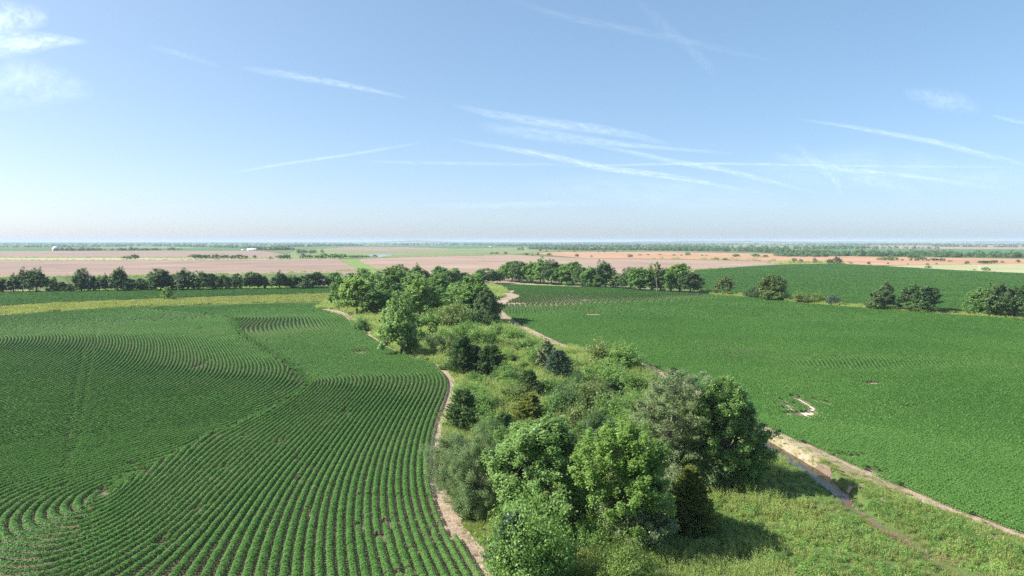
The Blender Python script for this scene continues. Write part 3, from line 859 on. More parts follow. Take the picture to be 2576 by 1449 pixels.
def plant(field, poly, spacing, bands, rng):
    """row plants: arrays of position, tangent angle, width scale, length scale, variant, row number"""
    out = []
    s = spacing * field.mean
    for d0, d1, h, var, clen in bands:
        ylo = max(poly[:, 1].min(), 28); yhi = min(poly[:, 1].max(), d1)
        xlo, xhi = poly[:, 0].min(), poly[:, 0].max()
        lim = d1 * 0.95
        xlo = max(xlo, -lim); xhi = min(xhi, lim)
        X = np.arange(xlo, xhi, h); Y = np.arange(ylo, yhi, h)
        if len(X) < 3 or len(Y) < 3: continue
        XX, YY = np.meshgrid(X, Y, indexing='ij')
        F = field.at(np.stack([XX.ravel(), YY.ravel()], -1)).reshape(XX.shape)
        gx_, gy_ = np.gradient(F, h)
        gl0 = np.hypot(gx_, gy_)
        m0 = (gl0 < 0.48 * field.mean) & (rng.rand(*F.shape) < h / 0.76 * 1.1)
        if m0.any():
            P = np.column_stack([XX[m0], YY[m0]]) + rng.uniform(-h, h, (m0.sum(), 2)) * .5
            dist = np.hypot(P[:, 0], P[:, 1])
            ok = (dist >= d0) & (dist < d1) & inside(P, poly)
            n0 = len(P)
            out.append(np.column_stack([P, np.arctan2(gy_[m0], gx_[m0]), np.full(n0, .95), np.full(n0, .9), rng.choice(var, n0), np.round(F[m0] / s)])[ok])
        for ax in (0, 1):
            A_ = F[:-1] if ax == 0 else F[:, :-1]
            B_ = F[1:] if ax == 0 else F[:, 1:]
            g1 = gx_[:-1] if ax == 0 else gx_[:, :-1]
            g2 = gy_[:-1] if ax == 0 else gy_[:, :-1]
            px = XX[:-1] if ax == 0 else XX[:, :-1]
            py = YY[:-1] if ax == 0 else YY[:, :-1]
            ka, kb = np.floor(A_ / s), np.floor(B_ / s)
            m = (ka != kb) & ((np.abs(g1) >= np.abs(g2)) if ax == 0 else (np.abs(g1) < np.abs(g2)))
            k = np.maximum(ka, kb)[m]
            t = (k * s - A_[m]) / (B_[m] - A_[m] + 1e-12)
            P = np.column_stack([px[m] + (t * h if ax == 0 else 0), py[m] + (t * h if ax == 1 else 0)])
            gg = np.column_stack([g1[m], g2[m]])
            gl = np.linalg.norm(gg, axis=1) + 1e-9
            ang = np.arctan2(gg[:, 1], gg[:, 0])
            wid = np.clip(s / gl / 0.76, 0.55, 1.35)
            wid = np.minimum(wid, 1.12)
            ln = h / (np.abs(gg[:, ax]) / gl) / clen * 1.25
            dist = np.hypot(P[:, 0], P[:, 1])
            ok = (dist >= d0) & (dist < d1) & inside(P, poly)
            v = rng.choice(var, len(P))
            out.append(np.column_stack([P, ang, wid, ln, v, k])[ok])
    return np.vstack(out)

def z7(*pts):           # helper scale of one survey picture
    return [(x * 0.4792, 754.7 + y * 0.4792) for x, y in pts]
LEFT_GUIDES = [
    LEFT_EDGE[:14] + [(800, 781), (700, 776), (560, 776)],
    [(1010, 1470), (985, 1400), (965, 1310), (962, 1220), (975, 1130), (1005, 1050), (1050, 985), (1058, 955), (1035, 932), (960, 905), (890, 870), (830, 835), (790, 808), (740, 790), (660, 782)],
    [(860, 1480), (853, 1449), (844, 1297), (850, 1214), (877, 1131), (919, 1048), (960, 990), (978, 958), (965, 940), (905, 912), (820, 872), (752, 840), (714, 820), (716, 804), (690, 790), (600, 782)],
    [(640, 1480), (645, 1449), (650, 1380), (667, 1297), (697, 1214), (739, 1145), (794, 1048), (845, 995), (865, 962), (850, 942), (790, 915), (715, 878), (655, 845), (640, 822), (648, 803), (620, 793), (540, 786)],
    z7((420, 1500), (440, 1449), (520, 1330), (650, 1190), (850, 1010), (1150, 810), (1450, 650), (1650, 520), (1730, 440), (1715, 398), (1600, 330), (1430, 240), (1290, 170), (1255, 130), (1265, 95), (1200, 75), (1000, 60)),
    z7((900, 790), (600, 930), (350, 1035), (220, 1120), (160, 1200), (185, 1270), (280, 1295), (420, 1190), (700, 1000), (950, 840), (1250, 690)),
    z7((950, 70), (1180, 100), (1250, 150), (1380, 240), (1530, 340), (1560, 390), (1535, 445), (1420, 530), (1100, 680), (700, 860), (400, 960), (180, 1060), (60, 1150), (15, 1240), (40, 1320), (130, 1385), (260, 1390), (400, 1300), (550, 1190), (800, 1000)),
    z7((400, 55), (850, 75), (1050, 120), (1150, 210), (1270, 320), (1295, 375), (1270, 430), (1100, 530), (700, 690), (300, 810), (0, 890), (-300, 960), (-600, 1040)),
    z7((300, 66), (600, 88), (850, 130), (980, 200), (1035, 300), (1005, 390), (850, 480), (600, 570), (300, 650), (0, 725), (-300, 790), (-700, 880)),
    z7((100, 90), (300, 100), (500, 115), (640, 155), (745, 225), (745, 310), (650, 390), (500, 450), (250, 530), (0, 590), (-300, 650), (-800, 760)),
    z7((-300, 108), (0, 118), (200, 130), (370, 152), (482, 200), (472, 265), (380, 330), (200, 410), (0, 480), (-300, 560), (-800, 690)),
    z7((-500, 125), (-100, 140), (100, 155), (205, 190), (175, 250), (60, 320), (-100, 390), (-400, 480), (-800, 590)),
    z7((-500, 160), (-200, 170), (-60, 200), (-80, 260), (-250, 330), (-600, 430)),
    z7((500, 880), (200, 960), (-50, 1040), (-160, 1120), (-200, 1230), (-130, 1370), (40, 1460), (250, 1480), (330, 1449)),
    z7((-100, 990), (-320, 1080), (-400, 1230), (-330, 1400), (-100, 1540)),
]
RIGHT_GUIDES = [
    RIGHT_EDGE[:15] + [(1278, 755), (1305, 748), (1340, 738), (1390, 731)],
    [(2800, 1370), (2576, 1268), (2400, 1205), (2200, 1125), (2000, 1050), (1800, 960), (1700, 915), (1600, 880), (1500, 852), (1400, 820), (1345, 795), (1318, 776), (1328, 762), (1355, 750), (1395, 740), (1440, 733)],
    [(2800, 1270), (2700, 1235), (2500, 1165), (2300, 1085), (2100, 1010), (1900, 940), (1700, 880), (1550, 835), (1430, 797), (1390, 780), (1386, 766), (1408, 752), (1432, 742), (1480, 735)],
    [(2800, 1225), (2600, 1145), (2400, 1060), (2200, 985), (2080, 950), (2060, 930), (2066, 905), (2020, 880), (1850, 845), (1650, 805), (1500, 778), (1452, 764), (1462, 748), (1510, 737)],
    [(2800, 1180), (2600, 1095), (2400, 1015), (2220, 968), (2158, 950), (2148, 930), (2156, 905), (2125, 884), (1950, 850), (1700, 805), (1570, 778), (1520, 764), (1530, 748), (1590, 738)],
    [(2800, 1140), (2600, 1058), (2430, 995), (2300, 964), (2244, 948), (2236, 928), (2246, 904), (2215, 881), (2050, 850), (1800, 806), (1640, 776), (1590, 762), (1605, 748), (1650, 740)],
    [(2800, 1105), (2650, 1040), (2500, 985), (2390, 960), (2332, 945), (2326, 926), (2338, 902), (2305, 878), (2150, 848), (1900, 808), (1720, 776), (1665, 760), (1680, 748)],
    [(2800, 1070), (2650, 1008), (2540, 972), (2470, 955), (2420, 942), (2416, 924), (2430, 900), (2395, 876), (2250, 848), (2000, 810), (1800, 776), (1740, 760)],
    [(2900, 1050), (2750, 1000), (2640, 965), (2560, 948), (2508, 938), (2505, 920), (2520, 898), (2480, 872), (2330, 845), (2100, 812), (1900, 780), (1800, 762)],
    [(2900, 960), (2700, 912), (2560, 876), (2400, 842), (2200, 812), (2000, 784), (1850, 762)],
    [(2900, 870), (2700, 845), (2500, 820), (2250, 794), (2100, 781)],
]

def plant_field(name, label, guides, sign, poly, bands, bare, soil_mask=None, seed=1, spacing=0.76, extra=None, hmul=1.0):
    rng = np.random.RandomState(seed)
    fld = RowField(guides, sign, poly)
    D = plant(fld, poly, spacing, bands, rng)
    P = D[:, :2]
    keep = np.ones(len(D), bool)
    hs = 0.90 + 0.12 * vnoise(P, 2.2) + 0.12 * vnoise(P, 11.0) + 0.03 * rng.randn(len(D))
    hs *= hmul
    ws = D[:, 3] * rng.uniform(0.97, 1.06, len(D)) * (0.94 + 0.12 * vnoise(P + 50, 1.6))
    for px, py, rx, ry in bare:
        c = G(px, py)
        q = np.hypot((P[:, 0] - c[0]) / rx, (P[:, 1] - c[1]) / ry) / S + 0.35 * (vnoise(P, 0.7) - 0.5)
        keep &= q > 1.0
        hs = np.where(q < 1.6, hs * 0.75, hs)
    if soil_mask is not None:
        for pl in soil_mask:
            keep &= ~inside(P, pl)
    v = vnoise(P + 300, 1.3)
    keep &= ~((v > 0.975) & (rng.rand(len(D)) < 0.5))
    keep &= rng.rand(len(D)) > 0.002
    if extra is not None:
        hs, ws, keep = extra(P, hs, ws, keep, rng)
    D = D[keep]; P = P[keep]; hs = hs[keep]; ws = ws[keep]
    P = P + rng.randn(len(P), 2) * 0.015
    root = empty(name, (0, 0, 0))
    tag(root, label, 'crop field')
    z = H(P[:, 0], P[:, 1])
    pos = np.column_stack([P, z])
    rot = np.column_stack([np.zeros(len(P)), np.zeros(len(P)), D[:, 2] + math.pi * (rng.rand(len(P)) < 0.5)])
    scl = np.column_stack([ws, D[:, 4], hs])
    ks, cnt = np.unique(D[:, 6], return_counts=True)
    order = ks[np.argsort(-cnt)][:290]
    rest = ~np.isin(D[:, 6], order)
    for k in np.sort(order):
        m = D[:, 6] == k
        o = scatter_obj('crop_row', pos[m], rot[m], scl[m], D[m, 5], SOY, root)
        o['kind'] = 'stuff'
    if rest.any():
        o = scatter_obj('crop_rows_far', pos[rest], rot[rest], scl[rest], D[rest, 5], SOY, root)
        o['kind'] = 'stuff'
    return root, len(P)

NEAR, MID, FARV = list(range(0, 6)), list(range(6, 11)), list(range(11, 15))
BANDS = [(0, 100, 0.42, NEAR, 0.56), (100, 230, 0.64, MID, 0.85), (230, 600, 1.1, FARV, 1.5)]
TRACKS = [smooth_line(GL([(165, 1195), (172, 1100), (185, 1000), (200, 930), (212, 880)]), 1), smooth_line(GL([(186, 1150), (205, 1050), (220, 960), (232, 890), (245, 820)]), 1)]
def left_extra(P, hs, ws, keep, rng):
    for t in TRACKS:
        d = seg_dist(P, t)
        m = d < 0.42
        hs = np.where(m, hs * 0.8, hs); ws = np.where(m, ws * 0.92, ws)
        keep &= ~(m & (rng.rand(len(P)) < 0.10))
    d = seg_dist(P, le)                      # thinner plants on the headland rows
    m = (d < 7.5) & (P[:, 1] < 64)
    ws = np.where(m, ws * np.clip(0.72 + 0.05 * d, 0, 1), ws)
    hs = np.where(m, hs * 0.85, hs)
    keep &= ~(m & (vnoise(P, 1.0) > 0.82))
    c = G(1125, 1325); q = np.hypot((P[:, 0] - c[0]) / 2.2, (P[:, 1] - c[1]) / 4.2)
    keep &= ~((q < 1) & (rng.rand(len(P)) < 0.22))
    return hs, ws, keep
HOLES_L = [(505, 830, .6, 1.0), (505, 1012, .4, .5), (700, 1120, .9, 1.0), (748, 1163, .3, .9), (745, 1213, .45, .9), (830, 1060, .12, 2.2), (870, 1040, .1, 1.6), (775, 1290, .12, 1.6), (410, 1373, .7, .9), (612, 1105, .5, .6),
           (90, 1263, .4, .7), (60, 1305, .3, .8), (160, 1230, .3, 1.0), (1110, 1360, .2, 1.0), (560, 1185, .5, .8), (330, 1176, .8, .5), (250, 1245, .5, .4)]
HOLES_L = [(a_, b_, c_ * .5, d_ * .6) for a_, b_, c_, d_ in HOLES_L]
rootL, nL = plant_field('soybean_field', 'soybean field with wavy contour rows curling into a tight loop', LEFT_GUIDES, 1, left_poly, BANDS, BARE_L + HOLES_L, None, 2, 0.76, left_extra, 0.88)
def grow(pl, k):
    c = pl.mean(0)
    return c + (pl - c) * k - np.array([0, 0.35])
rootR, nR = plant_field('soybean_field', 'wide dark green soybean field beyond the wooded strip and creek', RIGHT_GUIDES, -1, right_poly, BANDS, BARE_R, [grow(p, 1.12) for p in SAND + SAND_R], 3, hmul=0.8)

# the two bean fields farther off: rows too fine to tell apart
def far_crop(name, label, poly, spacing, ang, seed, tracks=()):
    rng = np.random.RandomState(seed)
    lo, hi = poly.min(0), poly.max(0)
    c, s = math.cos(ang), math.sin(ang)
    r = np.hypot(*(hi - lo))
    U, V_ = np.meshgrid(np.arange(-r, r, 1.15), np.arange(-r, r, spacing))
    U = U + rng.rand(*U.shape)
    P = np.column_stack([(U * c - V_ * s).ravel(), (U * s + V_ * c).ravel()]) + (lo + hi) / 2
    m = inside(P, poly) & (np.abs(P[:, 0]) < P[:, 1] * 0.85 + 12)
    P = P[m]
    m = rng.rand(len(P)) > 0.02
    for t in tracks:
        m &= seg_dist(P, t) > 0.9
    P = P[m]
    n = len(P)
    o = scatter_obj(name, np.column_stack([P, H(P[:, 0], P[:, 1])]), np.column_stack([np.zeros(n), np.zeros(n), np.full(n, ang - math.pi / 2)]),
                    np.column_stack([np.full(n, spacing / 0.76 * 0.98) , np.full(n, 1.0), 0.8 + 0.35 * vnoise(P, 5.0) + 0.12 * rng.randn(n)]), rng.choice(FARV, n), SOY)
    tag(o, label, 'crop', kind='stuff')
    return n
n3 = far_crop('soybean_crop', 'dark green beans in the narrow field before the hedgerow', FARL, 1.3, R(172), 4)
n4 = far_crop('soybean_crop', 'dark green beans sloping away behind the line of roadside bushes', FARR, 1.6, R(-14), 5, [smooth_line(GL([(1930, 716), (2060, 719), (2180, 722), (2290, 727)]), 4)])
print('crop instances', nL, nR, n3, n4)

# ------------------------------------------------------------------ weeds and grass (uncountable)
def rod_clump(seed, h, n, mat, lean=0.25, rad=0.38, leaf=0.17):
    """upright leafy stalks"""
    rng = np.random.RandomState(seed)
    s = Soup()
    for _ in range(n):
        a = rng.rand() * 6.28; r = rad * math.sqrt(rng.rand())
        b = np.array([math.cos(a) * r, math.sin(a) * r, 0])
        hh = h * rng.uniform(0.6, 1.1)
        d = unit(np.array([math.cos(a) * lean * r / rad + rng.randn() * 0.1, math.sin(a) * lean * r / rad + rng.randn() * 0.1, 1.0]))
        k = 9
        f = np.linspace(0.25, 1.0, k)
        p = b + d * (f * hh)[:, None]
        az = rng.rand() * 6.28 + np.arange(k) * 2.2
        o = np.column_stack([np.cos(az), np.sin(az), np.full(k, 0.9)])
        nn = np.column_stack([np.cos(az), np.sin(az), np.full(k, 0.4)]) * -1 + np.array([0, 0, 1.2])
        s.add(leaves(p + o * leaf * 0.3, nn + rng.randn(k, 3) * .3, leaf * (1.25 - 0.55 * f), 0.32, rng, o), np.clip(0.25 + 0.5 * f + 0.1 * rng.randn(k), 0, 1))
    return s.mesh('stalks', mat)
def grass_clump(seed, h, n, mat, rad=0.35, w=0.035):
    rng = np.random.RandomState(seed)
    a = rng.rand(n) * 6.28; r = rad * np.sqrt(rng.rand(n))
    b = np.column_stack([np.cos(a) * r, np.sin(a) * r, np.zeros(n)])
    hh = h * rng.uniform(0.5, 1.1, n)
    d = unit(np.column_stack([np.cos(a) * 0.35 + rng.randn(n) * 0.25, np.sin(a) * 0.35 + rng.randn(n) * 0.25, np.ones(n)]))
    s = Soup()
    s.add(leaves(b + d * (hh * 0.5)[:, None], rng.randn(n, 3) * [1, 1, .2] + [0, 0, .3], hh, w / h * 1.6, rng, d), np.clip(0.45 + 0.22 * rng.randn(n), 0, 1))
    return s.mesh('tuft', mat)
def weed_clump(seed, h, n, mat, rad=0.42, leaf=0.13):
    rng = np.random.RandomState(seed)
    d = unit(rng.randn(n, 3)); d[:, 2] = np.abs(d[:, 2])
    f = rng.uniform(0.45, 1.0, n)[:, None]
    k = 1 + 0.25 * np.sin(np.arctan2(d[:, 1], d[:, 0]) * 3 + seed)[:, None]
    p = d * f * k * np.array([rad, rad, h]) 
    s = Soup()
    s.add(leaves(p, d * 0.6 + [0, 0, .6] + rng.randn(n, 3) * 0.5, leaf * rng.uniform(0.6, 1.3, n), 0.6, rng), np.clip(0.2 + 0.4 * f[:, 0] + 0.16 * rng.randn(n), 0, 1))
    return s.mesh('weed', mat)
WEEDS = source('weed', [weed_clump(k, 0.55, 70, M_WEED) for k in range(4)] + [rod_clump(k, 1.15, 11, M_ROD) for k in range(4)] + [grass_clump(k, 0.65, 60, M_GRASS) for k in range(3)]
               + [weed_clump(30 + k, 1.0, 110, M_SHRUB, 0.6, 0.17) for k in range(3)] + [weed_clump(50 + k, 0.5, 50, M_YGRASS, 0.4, .15) for k in range(2)] + [rod_clump(60 + k, 0.6, 9, M_DRY, leaf=.13) for k in range(2)]
               + [grass_clump(70 + k, 0.5, 60, M_YGRASS) for k in range(2)])
W_WEED, W_ROD, W_GRASS, W_TALL, W_PALE, W_DRYV, W_YEL = range(0, 4), range(4, 8), range(8, 11), range(11, 14), range(14, 16), range(16, 18), range(18, 20)
# far versions: a larger coarse clump
WEEDS_FAR = source('weedfar', [weed_clump(80 + k, 0.8, 60, M_WEED, 1.1, 0.34) for k in range(3)] + [rod_clump(90 + k, 1.3, 16, M_ROD, rad=1.0, leaf=.38) for k in range(3)] + [grass_clump(97 + k, 0.8, 50, M_YGRASS, 1.0, .11) for k in range(3)])

def scatter_poly(poly, dens, rng, dmin=0, dmax=1e9, exclude=(), margin=0.0):
    lo, hi = poly.min(0), poly.max(0)
    hi = np.minimum(hi, [410, 460]); lo = np.maximum(lo, [-410, 30])
    n = int((hi[0] - lo[0]) * (hi[1] - lo[1]) * dens)
    P = lo + rng.rand(n, 2) * (hi - lo)
    d = np.hypot(P[:, 0], P[:, 1])
    m = (d >= dmin) & (d < dmax) & (np.abs(P[:, 0]) < P[:, 1] * 0.82 + 8)
    P = P[m]
    P = P[inside(P, poly)]
    for e in exclude:
        P = P[~inside(P, e)]
    return P

def weeds_obj(name, label, P, idx, size, coll, rng, tilt=0.12):
    n = len(P)
    z = H(P[:, 0], P[:, 1])
    rot = np.column_stack([rng.randn(n) * tilt, rng.randn(n) * tilt, rng.rand(n) * 6.28])
    s = np.asarray(size)[:, None] * np.column_stack([rng.uniform(.85, 1.2, n), rng.uniform(.85, 1.2, n), rng.uniform(.75, 1.2, n)])
    o = scatter_obj(name, np.column_stack([P, z]), rot, s, idx, coll)
    return tag(o, label, 'vegetation', kind='stuff')

rng = np.random.RandomState(77)
meadow_line = GL([(1700, 1200), (1780, 1230), (1920, 1235), (2576, 1460)])
# near part of the strip
P = scatter_poly(strip, 4.6, rng, 0, 92, [right_track, left_track, straw])
dc = seg_dist(P, CREEK)
P = P[(dc > 1.1) | ((P[:, 1] < 60) & (dc > 0.5))]
dc = seg_dist(P, CREEK)
nz = vnoise(P, 5.0); nz2 = vnoise(P + 99, 2.2); u = rng.rand(len(P))
idx = np.where(u < 0.72, rng.choice(list(W_WEED), len(P)), rng.choice(list(W_GRASS), len(P)))
right_low = (P[:, 0] > 11) & (P[:, 1] < 72)
rodm = ((nz + 0.25 * nz2 > 0.62) & ~right_low) | (right_low & (nz2 > 0.62) & (u < 0.35)) | ((np.abs(P[:, 0] - 12.5) < 8) & (P[:, 1] < 53) & (u < 0.75))
idx = np.where(rodm, rng.choice(list(W_ROD), len(P)), idx)
tallm = right_low & (nz > 0.5) & (nz2 > 0.4) & (u < 0.45)
idx = np.where(tallm, rng.choice(list(W_TALL), len(P)), idx)
mixv = vnoise(P + 500, 1.6)
idx = np.where((mixv > .72) & (u < .45), rng.choice(list(W_YEL), len(P)), idx)
idx = np.where((mixv < .16) & (u > .6), rng.choice(list(W_DRYV), len(P)), idx)
c = G(2010, 1282); pale = np.hypot((P[:, 0] - c[0]) / 4.4, (P[:, 1] - c[1]) / 1.8) + 0.5 * (nz2 - .5) < 1
idx = np.where(pale & (u < .7), rng.choice(list(W_PALE), len(P)), idx)
dry = (dc < 1.1) & (P[:, 1] < 58)
idx = np.where(dry & (u < .75), rng.choice(list(W_DRYV), len(P)), idx)
size = np.where(rodm, 0.85, 0.8) * (0.65 + 0.6 * nz2)
size = np.where(tallm, size * 0.75, size)
size = np.where((dc < 4) & (P[:, 1] > 58), size * (0.45 + 0.13 * dc), size)
thin = rng.rand(len(P)) < np.where(right_low, 0.95, 0.95)
weeds_obj('meadow_weeds', 'tangle of light green weeds and tall stalks around the front trees', P[thin], idx[thin], size[thin], WEEDS, rng)
# leafy weeds along the ditch
ditch = []
for px, py, r in [(2140, 1232, 1.0), (2180, 1255, 1.3), (2215, 1272, 1.5), (2250, 1295, 1.4), (2285, 1305, 1.6), (2320, 1318, 1.3), (2380, 1330, 1.4), (2410, 1338, 1.2), (2480, 1375, 1.0), (2060, 1330, 1.2), (2130, 1345, 1.5), (1985, 1400, 1.6), (2080, 1420, 2.0), (2190, 1435, 1.5), (1925, 1340, .9)]:
    c = G(px, py); k = int(14 * r * r)
    ditch.append(c + rng.randn(k, 2) * r * 0.55 * S)
P = np.vstack(ditch)
weeds_obj('ditch_weeds', 'taller dark leafy weeds standing along the dry ditch', P, rng.choice(list(W_TALL), len(P)), 0.34 + 0.34 * rng.rand(len(P)), WEEDS, rng)
# middle part
P = scatter_poly(strip, 2.0, rng, 92, 174, [right_track, left_track])
nz = vnoise(P, 6.0); nz2 = vnoise(P + 99, 2.5); u = rng.rand(len(P))
idx = np.where((nz + .2 * nz2 > 0.5) & (u < .8), rng.choice(list(W_ROD), len(P)), np.where(u < .35, rng.choice(list(W_GRASS), len(P)), rng.choice(list(W_WEED), len(P))))
weeds_obj('strip_weeds', 'goldenrod and weeds covering the clearing between cedars', P, idx, 0.95 + 0.55 * nz2, WEEDS, rng)
P = scatter_poly(strip, 0.6, rng, 174, 460, [right_track, left_track])
weeds_obj('grove_undergrowth', 'green undergrowth beneath the grove of trees', P, rng.choice(6, len(P)), rng.uniform(.7, 1.2, len(P)), WEEDS_FAR, rng)
# straw bank and verge
P = scatter_poly(straw, 8.0, rng); P = P[vnoise(P, 2.0) + .35 * vnoise(P, .7) > 0.52]
weeds_obj('bank_grass', 'thin yellowing grass on the straw bank by the creek', P, rng.choice(list(W_YEL), len(P)), rng.uniform(.25, .6, len(P)), WEEDS, rng)
P = scatter_poly(BRIGHT_GRASS, 7.0, rng)
weeds_obj('verge_grass', 'bright yellow green grass along the field verge', P, rng.choice(list(W_GRASS), len(P)), rng.uniform(.35, .65, len(P)), WEEDS, rng)
# creek bank weeds on the near side
P = np.vstack([CREEK[4:9].repeat(30, 0)]) + rng.randn(150, 2) * [1.7, 1.4] + [-2.3, -1.7]
P = P[seg_dist(P, CREEK) > 0.8]
weeds_obj('bank_weeds', 'weeds overhanging the near bank of the creek', P, rng.choice(list(W_WEED) + list(W_TALL), len(P)), rng.uniform(.25, .5, len(P)), WEEDS, rng)
# ragged growth along the edges of the bare strips
for nm, lab, ln, offs in (('edge_weeds', 'weeds creeping over the bare strip by the wavy field', le, (0.4, 1.6)), ('edge_weeds', 'weeds creeping over the dirt track by the wide field', re_, (-2.6, -0.2))):
    l_ = smooth_line(ln, 0.5)
    t_ = np.gradient(l_, axis=0); t_ /= np.linalg.norm(t_, axis=1)[:, None] + 1e-9
    n_ = np.column_stack([t_[:, 1], -t_[:, 0]])
    ii = rng.choice(len(l_), int(len(l_) * 1.6))
    off = np.where(rng.rand(len(ii)) < .6, offs[1] if nm == 'edge_weeds' and offs[0] > 0 else offs[0], rng.uniform(offs[0], offs[1], len(ii))) * 1.0 + rng.randn(len(ii)) * 0.35
    P = l_[ii] + n_[ii] * off[:, None]
    P = P[(np.hypot(P[:, 0], P[:, 1]) < 260) & (seg_dist(P, CREEK) > 1.2)]
    weeds_obj(nm, lab, P, rng.choice(list(W_WEED) + list(W_YEL) + list(W_GRASS), len(P)), rng.uniform(.22, .6, len(P)), WEEDS, rng)
# yellow grass strip on the far side of the wavy field
YEL = GL([(838, 759.5), (640, 762), (400, 769), (200, 779), (60, 790), (-100, 800), (-250, 806), (-250, 786), (0, 772), (200, 761), (400, 753), (640, 745), (838, 739)])
sheet('grass_strip', YEL, ground_mat('yellow_grass_soil', [(0.3, (0.12, 0.16, 0.04)), (0.5, (0.20, 0.24, 0.07)), (0.75, (0.31, 0.31, 0.13))], scale=0.3), 0.03, 4, 2, 0.3, 'band of yellow green grass behind the wavy bean field')
P = scatter_poly(YEL, 0.8, rng)
weeds_obj('yellow_grass', 'tall yellow grass filling the strip behind the wavy field', P, 6 + rng.choice(3, len(P)), 0.5 + 0.6 * vnoise(P, 4.0), WEEDS_FAR, rng)
HED = np.vstack([GL(RIGHT_TOP[7:]), GL([(2800, 812), (2576, 795), (2420, 785), (2250, 774), (2100, 763), (2000, 754), (1900, 744), (1830, 737), (1758, 732)])])
sheet('grass_strip', HED, MATS['yellow_grass_soil'], 0.03, 4, 2, 0.3, 'weedy strip under the line of separate bushes')
P = scatter_poly(HED, 0.9, rng)
weeds_obj('yellow_grass', 'yellow grass between the separate hedge bushes', P, np.where(vnoise(P, 5.0) > .62, rng.choice(6, len(P)), 6 + rng.choice(3, len(P))), 0.45 + 0.6 * vnoise(P, 4.0), WEEDS_FAR, rng)
TLB = GL([(1232, 711), (1400, 715), (1560, 722), (1700, 731), (1758, 733), (1758, 740), (1700, 739), (1560, 729), (1400, 723), (1280, 718), (1232, 719)])
sheet('grass_strip', TLB, M_PALE, 0.034, 4, 2, 0.3, 'pale grass edge at the foot of the thick tree line')
lb = GL([(-250, 744), (0, 738), (300, 733), (600, 729), (845, 727), (845, 722), (600, 725), (300, 729), (0, 734), (-250, 739)])
P = scatter_poly(lb, 0.8, rng)
weeds_obj('hedge_grass', 'dark grass and brush at the foot of the hedgerow', P, rng.choice(3, len(P)), rng.uniform(.6, 1.2, len(P)), WEEDS_FAR, rng)
# weed lines on stubble borders
def weed_line(px, dens, label, size=(.8, 1.6), ids=6, wid=1.5):
    l = densify(GL(px), 1.0)
    k = int(len(l) * dens)
    P = l[rng.choice(len(l), k)] + rng.randn(k, 2) * wid
    m = np.abs(P[:, 0]) < P[:, 1] * 0.82 + 8
    P = P[m]
    weeds_obj('weed_line', label, P, rng.choice(ids, len(P)), rng.uniform(*size, len(P)), WEEDS_FAR, rng)
weed_line([(-300, 704), (120, 699), (400, 696), (740, 686), (1000, 678)], 0.9, 'thin line of weeds crossing the pinkish stubble')
weed_line([(-300, 648), (300, 649), (690, 651.5)], 0.5, 'dark weeds on the upper side of the pale grass strip', (1., 2.2))
weed_line([(-300, 655), (400, 654.5), (850, 652.5)], 0.4, 'dark weeds on the lower side of the pale grass strip', (.9, 1.6))
weed_line([(1735, 682), (1860, 673.5), (1980, 666.5), (2100, 664)], 1.0, 'weedy fence line at the top of the far bean field', (.8, 1.5), 9)
weed_line([(1950, 664), (2060, 661), (2120, 664)], 1.2, 'scrubby weeds at the crest of the far bean field', (1., 2.4), 6, 4)
weed_line([(1640, 651), (1780, 653), (1935, 657), (2000, 660)], 0.35, 'scattered low brush along the edge of the reddish fallow', (1.2, 3.0), 6, 2)
weed_line([(860, 651.5), (1019, 647.5), (1288, 641.5)], 0.3, 'low weeds along the upper stubble edge', (1., 2.))

# ------------------------------------------------------------------ trees and shrubs
def spot(px, yt, yb, w):
    """ground point, height and width of something seen from pixel yt (top) to yb (foot), w pixels wide"""
    p = G(px, yb)
    _, dy, dz = ray(px, yt)
    top = CAM_Z + dz * p[1] / dy
    z = float(H(p[0], p[1]))
    depth = p[1] * math.cos(PITCH) + (CAM_Z - z) * math.sin(PITCH)
    return float(p[0]), float(p[1]), z, float(top - z), float(w / FPX * depth)

_pr = random.Random(4)
WIDEN = {'shrub': 1.45, 'cedar_tree': 1.45, 'grove_tree': 1.45, 'hedgerow_tree': 1.28, 'tree': 1.55, 'strip_tree': 1.2, 'strip_shrub': 1.3, 'sparse_tree': 1.0, 'cottonwood_tree': 1.3, 'willow_tree': 1.35, 'locust_tree': 1.2, 'brush': 1.2}
TALLER = {'cottonwood_tree': 0.98, 'willow_tree': 1.0, 'shrub': 1.3, 'cedar_tree': 1.2, 'grove_tree': 1.1, 'tree': 1.2, 'sparse_tree': 1.0, 'strip_tree': 1.14, 'strip_shrub': 1.2, 'hedgerow_tree': 1.0}
def place(name, var, px, yt, yb, w, label, cat, group=None, mat=None, rz=None, woody='trunk', hscale=1.0):
    crown, trunk, H0, W0 = var
    x, y, z, Ht, Wd = spot(px, yt, yb, w)
    Wd *= WIDEN.get(name, 1.22); Ht *= TALLER.get(name, 1.04)
    root = empty(name, (x, y, z - 0.03), _pr.uniform(0, 6.28) if rz is None else rz, (Wd / W0, Wd / W0, Ht * hscale / H0))
    tag(root, label, cat, group)
    for nm, me in ((woody, trunk), ('crown', crown)):
        if me is None: continue
        o = bpy.data.objects.new(nm, me)
        link(o, root)
        if mat is not None and nm == 'crown':
            o.material_slots[0].link = 'OBJECT'
            o.material_slots[0].material = mat
    return root

def lib(fn, n, Ht, W, *a, seed=0, **k):
    out = []
    for i in range(n):
        c, t = fn(seed + i, Ht, W, *a, **k)
        out.append((c, t, Ht, W))
    return out

